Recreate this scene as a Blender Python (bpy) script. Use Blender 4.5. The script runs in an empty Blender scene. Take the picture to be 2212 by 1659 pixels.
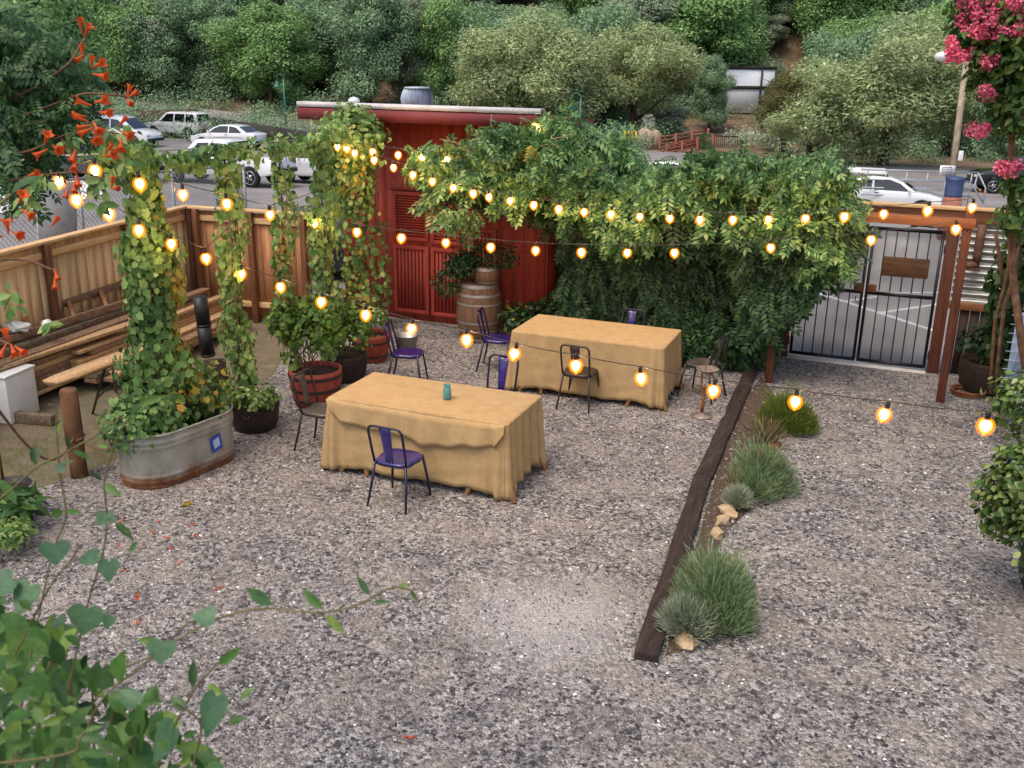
import bpy, bmesh, math, random
import numpy as np
from mathutils import Vector, Matrix
R = math.radians
S = bpy.context.scene
COL = S.collection
rng = np.random.default_rng(7)
random.seed(7)

# ------------------------------------------------------------------ camera
F, PITCH, ROLL, CAMH, YAW = 2100.0, R(18.0), 0.016, 4.0, R(21.5)
W, HH = 2212.0, 1659.0
cam_d = bpy.data.cameras.new('camera')
cam = bpy.data.objects.new('camera', cam_d); COL.objects.link(cam)
cam_d.sensor_fit = 'HORIZONTAL'; cam_d.sensor_width = 36.0
cam_d.lens = 36.0 * F / W
cam_d.dof.use_dof = True; cam_d.dof.focus_distance = 10.0; cam_d.dof.aperture_fstop = 9.0
cam_d.clip_start = 0.05; cam_d.clip_end = 2000
cam.matrix_world = (Matrix.Translation((0, 0, CAMH)) @ Matrix.Rotation(YAW, 4, 'Z') @
                    Matrix.Rotation(R(90) - PITCH, 4, 'X') @ Matrix.Rotation(ROLL, 4, 'Z'))
S.camera = cam
# ------------------------------------------------------------------ sky, sun, exposure
SUN_EL, SUN_AZ = R(62), R(200)
wd = bpy.data.worlds.new('World'); S.world = wd; wd.use_nodes = True
nt = wd.node_tree
bg = nt.nodes['Background']
sky = nt.nodes.new('ShaderNodeTexSky'); sky.sky_type = 'NISHITA'; sky.sun_disc = False
sky.sun_elevation = SUN_EL; sky.sun_rotation = SUN_AZ; sky.air_density = 1.0; sky.dust_density = 4.0; sky.ozone_density = 1.0
nt.links.new(sky.outputs[0], bg.inputs[0]); bg.inputs[1].default_value = 0.15
sd = bpy.data.lights.new('sun', 'SUN'); sd.energy = 1.0; sd.angle = R(25); sd.color = (1, .88, .74)
so = bpy.data.objects.new('sun', sd); COL.objects.link(so)
sv = Vector((math.sin(SUN_AZ) * math.cos(SUN_EL), math.cos(SUN_AZ) * math.cos(SUN_EL), math.sin(SUN_EL)))
so.rotation_euler = sv.to_track_quat('Z', 'Y').to_euler()
S.view_settings.view_transform = 'Standard'; S.view_settings.look = 'None'
S.view_settings.exposure = 0.58; S.view_settings.gamma = 1.0
BULB = 170.0
S.render.engine = 'CYCLES'
S.cycles.use_denoising = True
S.cycles.max_bounces = 6; S.cycles.transparent_max_bounces = 12
S.cycles.sample_clamp_indirect = 4.0

# ------------------------------------------------------------------ picture -> world
_cy, _sy = math.cos(YAW), math.sin(YAW)
def ray(u, v):
    a = (u - W / 2) / F; b = -(v - HH / 2) / F
    c, s = math.cos(ROLL), math.sin(ROLL)
    a, b = c * a - s * b, s * a + c * b
    d = (a, math.cos(PITCH) + b * math.sin(PITCH), -math.sin(PITCH) + b * math.cos(PITCH))
    return np.array([_cy * d[0] - _sy * d[1], _sy * d[0] + _cy * d[1], d[2]])
O = np.array([0, 0, CAMH])
def gz(u, v, z=0.0):
    d = ray(u, v); return O + d * ((z - CAMH) / d[2])
def gy(u, v, y):
    d = ray(u, v); return O + d * (y / d[1])
def gx(u, v, x):
    d = ray(u, v); return O + d * (x / d[0])
def gd(u, v, dist):                       # at a distance along the view direction
    d = ray(u, v); return O + d * dist
def gline(u, v, A, B):                    # on the vertical plane through two plan points
    n = np.array([-(B[1] - A[1]), B[0] - A[0], 0.0]); d = ray(u, v)
    return O + d * ((np.array([A[0], A[1], 0.0]) - O) @ n / (d @ n))
def sstep(a, b, x):
    t = np.clip((x - a) / (b - a), 0, 1); return t * t * (3 - 2 * t)
def hlot(x, y):
    x = np.asarray(x, float); y = np.asarray(y, float)
    z = -.045 * (np.clip(y, 8, 44) - 14.6) - .009 * np.clip(x, -60, 6)
    u = x * _cy + y * _sy; v = -x * _sy + y * _cy
    hill = np.clip(v - 78 - 6 * np.sin(u * .06), 0, 400)
    z = z + hill * .16 + np.clip(hill - 18, 0, 400) * .42
    return z
def glot(u, v):
    d = ray(u, v); t = 1.0
    for k in range(6000):
        p = O + d * t
        if p[2] <= hlot(p[0], p[1]): break
        t += .05
    return p

# ------------------------------------------------------------------ materials
def lin(h):
    h = h.lstrip('#'); o = []
    for i in (0, 2, 4):
        c = int(h[i:i + 2], 16) / 255; o.append(c / 12.92 if c <= .04045 else ((c + .055) / 1.055) ** 2.4)
    return tuple(o)
def _c(c): return (*(lin(c) if isinstance(c, str) else c), 1)
def newmat(name):
    m = bpy.data.materials.new(name); m.use_nodes = True
    return m, m.node_tree, m.node_tree.nodes['Principled BSDF']
def ramp(nt, cols, fac, interp='LINEAR'):
    r = nt.nodes.new('ShaderNodeValToRGB'); e = r.color_ramp.elements; r.color_ramp.interpolation = interp
    n = len(cols)
    for i, c in enumerate(cols):
        p, cc = c if (isinstance(c, tuple) and len(c) == 2) else (i / max(1, n - 1), c)
        el = e[i] if i < 2 else e.new(p)
        el.position = p; el.color = _c(cc)
    nt.links.new(fac, r.inputs[0]); return r.outputs[0]
def noise(nt, scale, detail=3, rough=.55, vec=None, vscale=None):
    n = nt.nodes.new('ShaderNodeTexNoise'); n.inputs['Scale'].default_value = scale
    n.inputs['Detail'].default_value = detail; n.inputs['Roughness'].default_value = rough
    tc = nt.nodes.new('ShaderNodeTexCoord'); v = tc.outputs['Object']
    if vscale:
        mp = nt.nodes.new('ShaderNodeMapping'); mp.inputs['Scale'].default_value = vscale
        nt.links.new(v, mp.inputs[0]); v = mp.outputs[0]
    nt.links.new(v, n.inputs['Vector']); return n.outputs['Fac']
def mixc(nt, fac, a, b, mode='MIX'):
    m = nt.nodes.new('ShaderNodeMix'); m.data_type = 'RGBA'; m.blend_type = mode
    for k, val in ((0, fac), (6, a), (7, b)):
        if hasattr(val, 'is_linked') or hasattr(val, 'links'): nt.links.new(val, m.inputs[k])
        else: m.inputs[k].default_value = val if k == 0 else _c(val)
    return m.outputs[2]
def bump(nt, b, h, strength=.3, dist=.01):
    n = nt.nodes.new('ShaderNodeBump'); n.inputs['Strength'].default_value = strength; n.inputs['Distance'].default_value = dist
    nt.links.new(h, n.inputs['Height']); nt.links.new(n.outputs[0], b.inputs['Normal'])
def mat(name, cols, scale=8, rough=.6, vscale=None, bstr=0, bdist=.005, metal=0, detail=4, island=0, spec=.5, coat=0):
    m, nt, b = newmat(name)
    f = noise(nt, scale, detail, .6, vscale=vscale)
    if isinstance(cols, str): cols = [cols, cols]
    k = len(cols); col = ramp(nt, [(.28 + .44 * i / max(1, k - 1), c) for i, c in enumerate(cols)], f)
    if island:
        g = nt.nodes.new('ShaderNodeNewGeometry')
        t = ramp(nt, [(1 - island,) * 3, (1, 1, 1)], g.outputs['Random Per Island'])
        col = mixc(nt, 1.0, col, t, 'MULTIPLY')
    nt.links.new(col, b.inputs['Base Color'])
    b.inputs['Roughness'].default_value = rough; b.inputs['Metallic'].default_value = metal
    b.inputs['Specular IOR Level'].default_value = spec; b.inputs['Coat Weight'].default_value = coat
    if bstr: bump(nt, b, f, bstr, bdist)
    return m
def leafmat(name, cols, rough=.5, trans=.35, spec=.35, spots=0):
    m, nt, b = newmat(name)
    g = nt.nodes.new('ShaderNodeNewGeometry')
    col = ramp(nt, cols, g.outputs['Random Per Island'])
    n = noise(nt, 1.3, 2)
    col = mixc(nt, 1.0, col, ramp(nt, [(.3, (.62, .66, .6)), (.7, (1.2, 1.15, 1.0))], n), 'MULTIPLY')
    if spots:
        sp = noise(nt, spots, 4, .7); col = mixc(nt, 1.0, col, ramp(nt, [(.3, (.7, .72, .6)), (.62, (1.18, 1.12, .98)), (.74, (1.3, 1.15, .7))], sp), 'MULTIPLY'); bump(nt, b, sp, .35, .003)
    nt.links.new(col, b.inputs['Base Color']); b.inputs['Roughness'].default_value = rough
    b.inputs['Specular IOR Level'].default_value = spec
    t = nt.nodes.new('ShaderNodeBsdfTranslucent'); nt.links.new(col, t.inputs[0])
    mx = nt.nodes.new('ShaderNodeMixShader'); mx.inputs[0].default_value = trans
    nt.links.new(b.outputs[0], mx.inputs[1]); nt.links.new(t.outputs[0], mx.inputs[2])
    nt.links.new(mx.outputs[0], nt.nodes['Material Output'].inputs[0])
    return m
def emit(name, col, strength):
    m = bpy.data.materials.new(name); m.use_nodes = True; nt = m.node_tree; nt.nodes.remove(nt.nodes['Principled BSDF'])
    e = nt.nodes.new('ShaderNodeEmission'); e.inputs[0].default_value = (*col, 1); e.inputs[1].default_value = strength
    nt.links.new(e.outputs[0], nt.nodes['Material Output'].inputs[0]); return m
def glassy(name, col, alpha=.35, rough=.05):
    m, nt, b = newmat(name); b.inputs['Base Color'].default_value = _c(col); b.inputs['Roughness'].default_value = rough
    t = nt.nodes.new('ShaderNodeBsdfTransparent'); t.inputs[0].default_value = _c(tuple(.5 + .5 * k for k in (lin(col) if isinstance(col, str) else col)))
    mx = nt.nodes.new('ShaderNodeMixShader'); mx.inputs[0].default_value = alpha
    nt.links.new(t.outputs[0], mx.inputs[1]); nt.links.new(b.outputs[0], mx.inputs[2])
    nt.links.new(mx.outputs[0], nt.nodes['Material Output'].inputs[0]); return m

# ------------------------------------------------------------------ mesh helpers
def arr(*a): return np.array(a, float)
class MB:
    def __init__(s): s.v = []; s.f = []; s.m = []; s.n = 0; s.mi = 0
    def add(s, V, Fc):
        V = np.asarray(V, float); b = s.n; s.v.append(V); s.n += len(V)
        for f in Fc: s.f.append([i + b for i in f]); s.m.append(s.mi)
        return s
    def box(s, c, d, rz=0, rot=None, taper=1.0):
        x, y, z = (k / 2 for k in d)
        V = np.array([[-x, -y, -z], [x, -y, -z], [x, y, -z], [-x, y, -z], [-x * taper, -y * taper, z], [x * taper, -y * taper, z], [x * taper, y * taper, z], [-x * taper, y * taper, z]])
        M = np.array(rot) if rot is not None else np.array([[math.cos(rz), -math.sin(rz), 0], [math.sin(rz), math.cos(rz), 0], [0, 0, 1]])
        return s.add(V @ M.T + np.asarray(c, float), [[3, 2, 1, 0], [4, 5, 6, 7], [0, 1, 5, 4], [1, 2, 6, 5], [2, 3, 7, 6], [3, 0, 4, 7]])
    def beam(s, p, q, w, h, up=(0, 0, 1)):
        p = np.asarray(p, float); q = np.asarray(q, float); d = q - p; L = np.linalg.norm(d); d /= L
        x = np.cross(up, d)
        if np.linalg.norm(x) < 1e-3: x = np.cross((1, 0, 0), d)
        x /= np.linalg.norm(x); z = np.cross(d, x)
        return s.box((p + q) / 2, (w, L, h), rot=np.stack([x, d, z], 1))
    def tube(s, pts, r, n=8, cap=True, closed=False):
        P = np.asarray(pts, float); k = len(P); rr = np.full(k, r) if np.isscalar(r) else np.asarray(r, float)
        T = np.gradient(P, axis=0) if k > 2 else np.tile(P[1] - P[0], (k, 1))
        if closed: T = np.roll(P, -1, 0) - np.roll(P, 1, 0)
        T /= np.linalg.norm(T, axis=1)[:, None] + 1e-12
        a = np.cross(T[0], (0, 0, 1))
        if np.linalg.norm(a) < .1: a = np.cross(T[0], (1, 0, 0))
        a /= np.linalg.norm(a); V = []; th = np.arange(n) * 2 * math.pi / n
        for i in range(k):
            a = a - T[i] * (a @ T[i]); a /= np.linalg.norm(a); b = np.cross(T[i], a)
            V.append(P[i] + rr[i] * (np.cos(th)[:, None] * a + np.sin(th)[:, None] * b))
        Fc = []
        for i in range(k if closed else k - 1):
            i2 = (i + 1) % k
            for j in range(n): Fc.append([i * n + j, i * n + (j + 1) % n, i2 * n + (j + 1) % n, i2 * n + j])
        if cap and not closed: Fc.append(list(range(n))[::-1]); Fc.append([(k - 1) * n + j for j in range(n)])
        return s.add(np.concatenate(V), Fc)
    def lathe(s, prof, c=(0, 0, 0), n=20, capb=True, capt=True, sx=1, sy=1):
        th = np.arange(n) * 2 * math.pi / n; V = []
        for r, z in prof: V.append(np.stack([r * np.cos(th) * sx, r * np.sin(th) * sy, np.full(n, z)], 1))
        k = len(prof); Fc = []
        for i in range(k - 1):
            for j in range(n): Fc.append([i * n + j, i * n + (j + 1) % n, (i + 1) * n + (j + 1) % n, (i + 1) * n + j])
        if capb: Fc.append(list(range(n))[::-1])
        if capt: Fc.append([(k - 1) * n + j for j in range(n)])
        return s.add(np.concatenate(V) + np.asarray(c, float), Fc)
    def prism(s, poly, t0, t1, axis='y', s0=None, s1=None):
        P = np.asarray(poly, float); n = len(P)
        def lay(t):
            o = np.zeros((n, 3))
            if axis == 'y': o[:, 0] = P[:, 0]; o[:, 2] = P[:, 1]; o[:, 1] = t
            elif axis == 'x': o[:, 1] = P[:, 0]; o[:, 2] = P[:, 1]; o[:, 0] = t
            else: o[:, 0] = P[:, 0]; o[:, 1] = P[:, 1]; o[:, 2] = t
            return o
        return s.add(np.concatenate([lay(t0), lay(t1)]), [list(range(n)), [n + i for i in range(n)][::-1]] + [[i, n + i, n + (i + 1) % n, (i + 1) % n] for i in range(n)])
    def quad(s, a, b, c, d): return s.add([a, b, c, d], [[0, 1, 2, 3]])
    def mesh(s, name, mats, origin=(0, 0, 0), rz=0, smooth=False):
        V = np.concatenate(s.v) - np.asarray(origin, float)
        if rz:
            c, q = math.cos(-rz), math.sin(-rz); V = V @ np.array([[c, -q, 0], [q, c, 0], [0, 0, 1]]).T
        me = bpy.data.meshes.new(name); nl = [len(f) for f in s.f]
        me.vertices.add(len(V)); me.vertices.foreach_set('co', V.astype(np.float32).ravel())
        me.loops.add(sum(nl)); me.loops.foreach_set('vertex_index', np.concatenate([np.asarray(f, np.int32) for f in s.f]))
        me.polygons.add(len(nl)); me.polygons.foreach_set('loop_start', np.concatenate([[0], np.cumsum(nl)[:-1]]).astype(np.int32))
        if not isinstance(mats, (list, tuple)): mats = [mats]
        for m in mats: me.materials.append(m)
        me.polygons.foreach_set('material_index', np.array(s.m, np.int32))
        me.update(calc_edges=True); me.validate()
        bm = bmesh.new(); bm.from_mesh(me); bmesh.ops.recalc_face_normals(bm, faces=bm.faces); bm.to_mesh(me); bm.free()
        if smooth: me.shade_smooth()
        return me
def setp(o, label=None, cat=None, group=None, kind=None):
    if label: o['label'] = label
    if cat: o['category'] = cat
    if group: o['group'] = group
    if kind: o['kind'] = kind
    return o
def link(name, me, loc=(0, 0, 0), rz=0, parent=None):
    o = bpy.data.objects.new(name, me); COL.objects.link(o); o.location = tuple(float(k) for k in loc); o.rotation_euler = (0, 0, rz)
    if parent is not None: o.parent = parent
    return o
def thing(name, label, cat, loc=(0, 0, 0), rz=0, group=None):
    return setp(link(name, None, loc, rz), label, cat, group)
def bevel(o, w=.006, seg=2, ang=40):
    b = o.modifiers.new('bevel', 'BEVEL'); b.width = w; b.segments = seg; b.limit_method = 'ANGLE'; b.angle_limit = R(ang); return o
def part(name, mb, m, par, world=True, smooth=False, bev=0, label=None):
    """a part of par; vertices in world coordinates unless world=False (then local to the top thing)"""
    if world:
        p = par; loc = np.zeros(3); rz = 0
        while p.parent is not None: p = p.parent
        loc = np.array(p.location); rz = p.rotation_euler[2]
        me = mb.mesh(name, m, loc, rz, smooth)
    else: me = mb.mesh(name, m, smooth=smooth)
    o = link(name, me, parent=par)
    if bev: bevel(o, bev)
    if label: o['label'] = label
    return o
def single(name, mb, m, label, cat, loc=(0, 0, 0), rz=0, group=None, smooth=False, bev=0, world=True, kind=None):
    me = mb.mesh(name, m, loc if world else (0, 0, 0), rz if world else 0, smooth)
    o = link(name, me, loc, rz); setp(o, label, cat, group, kind)
    if bev: bevel(o, bev)
    return o
def struct(name, mb, m, smooth=False, kind='structure'):
    o = link(name, mb.mesh(name, m, smooth=smooth)); o['kind'] = kind; return o
def dup(o, par=None):
    c = o.copy(); COL.objects.link(c)
    if par is not None: c.parent = par
    for ch in list(o.children): dup(ch, c)
    return c
def place(o, loc, rz=0, label=None, group=None, sc=None):
    o.location = tuple(float(k) for k in loc); o.rotation_euler = (0, 0, rz)
    if sc: o.scale = (sc, sc, sc) if np.isscalar(sc) else sc
    return setp(o, label, None, group)

# ------------------------------------------------------------------ leaves
RHOMB = (np.array([[0, 0, 0], [.45, .5, .06], [1, 0, 0], [.45, -.5, .06]], float), [[0, 1, 2, 3]])
LEAF8 = (np.array([[0, 0, 0], [.22, .38, .1], [.55, .46, .1], [1, 0, -.06], [.55, -.46, .1], [.22, -.38, .1], [.5, 0, 0]], float),
         [[0, 6, 2, 1], [6, 3, 2], [0, 5, 4, 6], [6, 4, 3]])
LOBED = (np.array([[0, 0, 0], [-.08, .34, .06], [.26, .36, .05], [.44, .5, .08], [.66, .33, .03], [1, 0, -.08], [.66, -.33, .03], [.44, -.5, .08], [.26, -.36, .05], [-.08, -.34, .06]], float),
         [[0, 2, 1], [0, 4, 3, 2], [0, 5, 4], [0, 6, 5], [0, 8, 7, 6], [0, 9, 8]])
HEART = (np.array([[.06, 0, 0], [-.1, .2, .05], [0, .42, .1], [.25, .52, .1], [.6, .33, .05], [1, 0, -.08], [.6, -.33, .05], [.25, -.52, .1], [0, -.42, .1], [-.1, -.2, .05], [.35, 0, 0], [.68, 0, -.02]], float),
         [[0, 10, 3, 2], [0, 2, 1], [10, 11, 4, 3], [11, 5, 4], [0, 8, 7, 10], [0, 9, 8], [10, 7, 6, 11], [11, 6, 5]])
LANCE = (np.array([[0, 0, 0], [.3, .14, .03], [.65, .13, .02], [1, 0, -.1], [.65, -.13, .02], [.3, -.14, .03], [.5, 0, 0]], float),
         [[0, 6, 2, 1], [6, 3, 2], [0, 5, 4, 6], [6, 4, 3]])
def pinnate(n=5):
    V, Fc = [], []; b = 0
    def leaflet(x, sgn):
        nonlocal b
        a = np.array([x, 0, -.18 * x * x]); dirv = np.array([.55, sgn * .83, -.25]) if sgn else np.array([1, 0, -.3]); dirv /= np.linalg.norm(dirv)
        sd_ = np.cross(dirv, (0, 0, 1)); sd_ /= np.linalg.norm(sd_); L = .36; w = .08
        V.extend([a, a + dirv * L * .45 + sd_ * w, a + dirv * L, a + dirv * L * .45 - sd_ * w]); Fc.append([b, b + 1, b + 2, b + 3]); b += 4
    for i in range(n):
        x = .18 + .74 * i / (n - 1); leaflet(x, 1); leaflet(x, -1)
    leaflet(.95, 0)
    return np.array(V), Fc
PINN = pinnate()
def unit(a): return a / (np.linalg.norm(a, axis=-1, keepdims=True) + 1e-9)
def rdir(n): return unit(rng.normal(size=(n, 3)))
def leafgeo(P, D, N, L, Wd, tmpl):
    """vertices and faces of many leaves: P base, D along, N normal"""
    P = np.asarray(P, float); n = len(P); D = unit(D); Sd = unit(np.cross(N, D)); N = np.cross(D, Sd)
    T, Fc = tmpl; L = np.broadcast_to(L, (n,)); Wd = np.broadcast_to(Wd, (n,))
    V = (P[:, None] + T[None, :, 0:1] * (L[:, None] * D)[:, None] + T[None, :, 1:2] * (Wd[:, None] * Sd)[:, None] + T[None, :, 2:3] * (L[:, None] * N)[:, None]).reshape(-1, 3)
    k = len(T); nl = np.array([len(f) for f in Fc]); flat = np.concatenate([np.array(f) for f in Fc])
    idx = (flat[None] + (np.arange(n) * k)[:, None]).ravel()
    return V, idx, np.tile(nl, n)
def leafmesh(name, geos, m, origin=(0, 0, 0)):
    Vs, I, Ls, b = [], [], [], 0
    for V, idx, nl in geos: Vs.append(V); I.append(idx + b); Ls.append(nl); b += len(V)
    V = np.concatenate(Vs) - np.asarray(origin, float); I = np.concatenate(I).astype(np.int32); Ls = np.concatenate(Ls).astype(np.int32)
    me = bpy.data.meshes.new(name); me.vertices.add(len(V)); me.vertices.foreach_set('co', V.astype(np.float32).ravel())
    me.loops.add(len(I)); me.loops.foreach_set('vertex_index', I)
    me.polygons.add(len(Ls)); me.polygons.foreach_set('loop_start', np.concatenate([[0], np.cumsum(Ls)[:-1]]).astype(np.int32))
    me.materials.append(m); me.update(calc_edges=True); return me
def lpart(name, geos, m, par, world=True):
    return link(name, leafmesh(name, geos, m, np.array(par.location) if world else (0, 0, 0)), parent=par)
def blob(c, r, n, L, tmpl=RHOMB, wr=.6, droop=.0, shell=.55, flat=1.0, upb=.4):
    """leaves through an ellipsoid volume, thickest towards its skin"""
    c = np.asarray(c, float); r = np.asarray(r, float) * np.ones(3)
    d = rdir(n); q = (shell + (1 - shell) * rng.random(n) ** .6)[:, None] * (1 + .12 * rng.normal(size=(n, 1)))
    P = c + d * q * r
    N = unit(d + rdir(n) * .7 + arr(0, 0, upb)); D = unit(np.cross(N, rdir(n)) + arr(0, 0, -droop) + d * .3)
    Ls = L * rng.uniform(.65, 1.25, n)
    return leafgeo(P, D, N, Ls, Ls * wr, tmpl)
# ------------------------------------------------------------------ shared materials
M = {}
M['cedar'] = mat('cedar_board', ['#bc9262', '#d4b080', '#dcbc90'], 3, .75, (6, 6, .5), .25, .004, island=.3)
M['cedar_red'] = mat('cedar_board_reddish', ['#94603c', '#ae784e', '#bc8a5e'], 3, .75, (6, 6, .5), .25, .004, island=.25)
M['cedar_cap'] = mat('cedar_rail', ['#b58a5a', '#d0aa78', '#dcbc8c'], 4, .7, (.6, 5, 5), .2, .003)
M['brownpost'] = mat('brown_post_wood', ['#4c2c18', '#6a4226', '#7d5232'], 4, .75, (5, 5, .6), .25, .004)
M['stain'] = mat('red_brown_stained_wood', ['#3d1e12', '#582c1a', '#683821'], 4, .6, (6, 6, .5), .25, .004)
M['stain_beam'] = mat('orange_brown_stained_beam', ['#653a22', '#7e4e30', '#8e5e3c'], 4, .6, (.5, 6, 6), .25, .004)
M['darkfence'] = mat('dark_brown_fence', ['#1c110c', '#2f1c14', '#3a251a'], 4, .8, (8, 8, .5), .3, .005, island=.3)
M['plank_tan'] = mat('sawn_plank', ['#a07a52', '#bf9a6c', '#cdac80'], 4, .8, (5, 5, 5), .25, .004, island=.25)
M['plank_brown'] = mat('weathered_plank', ['#644834', '#8a6a50', '#a08468'], 5, .85, (4, 4, 4), .3, .004, island=.25)
M['plank_grey'] = mat('grey_old_plank', ['#4f4335', '#74644f', '#8d7c64'], 5, .85, (4, 4, 4), .3, .004, island=.25)
M['bark'] = mat('bark', ['#2b2019', '#4a3a2c', '#5d4c3a'], 9, .9, (1, 1, .25), .6, .02)
M['palebark'] = mat('pale_bark', ['#7a6c58', '#968872', '#aaa08a'], 6, .9, (1, 1, .3), .4, .01)
M['vinewood'] = mat('vine_wood', ['#4a3222', '#6b4c34', '#86664a'], 12, .85, None, .4, .006)
M['stem'] = mat('green_brown_stem', ['#6a5a34', '#7f7a45'], 10, .6)
M['tie'] = mat('creosoted_tie', ['#170f0c', '#2c1e19', '#46342b'], 5, .9, (6, .7, 6), .7, .015)
M['steel'] = mat('galvanised_steel', ['#8d8f8c', '#a6a8a4', '#b6b6b0'], 6, .42, None, .05, .002, metal=.75)
M['black'] = mat('black_metal', ['#0b0b0d', '#151517'], 20, .45)
M['blackpipe'] = mat('black_pipe', ['#0c0b0c', '#1a181a'], 20, .5)
M['rubber'] = mat('tyre_rubber', ['#0d0d0e', '#1b1b1c'], 20, .85)
M['rim'] = mat('alloy_rim', ['#8a8c90', '#a9abb0'], 20, .3, metal=.8)
M['carglass'] = mat('car_glass', ['#0d1316', '#141c20'], 3, .06, spec=.8)
M['lampglass'] = mat('lamp_lens', ['#b9bcc0', '#d6d8da'], 20, .15)
M['redlens'] = mat('red_lens', ['#7a0b08', '#961410'], 20, .2)
M['white'] = mat('white_paint', ['#d8d8d4', '#e6e6e2'], 6, .35)
M['carwhite'] = mat('white_car_paint', ['#e2e3e4', '#e8e9ea'], 4, .2, coat=.6)
M['cardark'] = mat('dark_blue_car_paint', ['#0c1018', '#121926'], 4, .2, coat=.6)
M['carblack'] = mat('dark_maroon_car_paint', ['#120d10', '#1a1216'], 4, .2, coat=.6)
M['carteal'] = mat('pale_teal_car_paint', ['#86b4bd', '#94bfc6'], 4, .25, coat=.5)
M['plastic'] = mat('dark_plastic', ['#17181a', '#222326'], 20, .6)
M['soil'] = mat('potting_soil', ['#1a120d', '#33241a'], 40, .95, None, .6, .01)
M['rust'] = mat('rusty_iron', ['#4b2615', '#7d4526', '#95613c'], 14, .8, None, .3, .004)
M['greenlamp'] = mat('green_lamp_paint', ['#2c6a5e', '#357a6c'], 10, .45)
M['rail'] = mat('grey_painted_rail', ['#8b949c', '#a2abb2'], 10, .45, metal=.3)
M['concrete'] = mat('pale_concrete', ['#b9b3a8', '#cfc9be', '#ddd8ce'], 5, .85, None, .2, .004)

# ------------------------------------------------------------------ ground, parking lot, hill
def ground_mat():
    m, nt, b = newmat('hillside_earth')
    f = noise(nt, .35, 6, .6); f2 = noise(nt, 3, 4)
    c = ramp(nt, [(.3, '#4b3b2a'), (.5, '#6b5540'), (.62, '#7d6a50'), (.75, '#555a38')], f)
    c = mixc(nt, .5, c, ramp(nt, [(.3, '#3a2e20'), (.7, '#9c8468')], f2)); nt.links.new(c, b.inputs['Base Color']); b.inputs['Roughness'].default_value = .95
    bump(nt, b, f2, .5, .1); return m
def asphalt_mat():
    m, nt, b = newmat('asphalt')
    f = noise(nt, 60, 3); f2 = noise(nt, .5, 4)
    c = mixc(nt, .55, ramp(nt, [(.3, '#676361'), (.7, '#8e8885')], f), ramp(nt, [(.3, '#6f6763'), (.7, '#9c9692')], f2))
    nt.links.new(c, b.inputs['Base Color']); b.inputs['Roughness'].default_value = .85; bump(nt, b, f, .3, .004); return m
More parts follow.
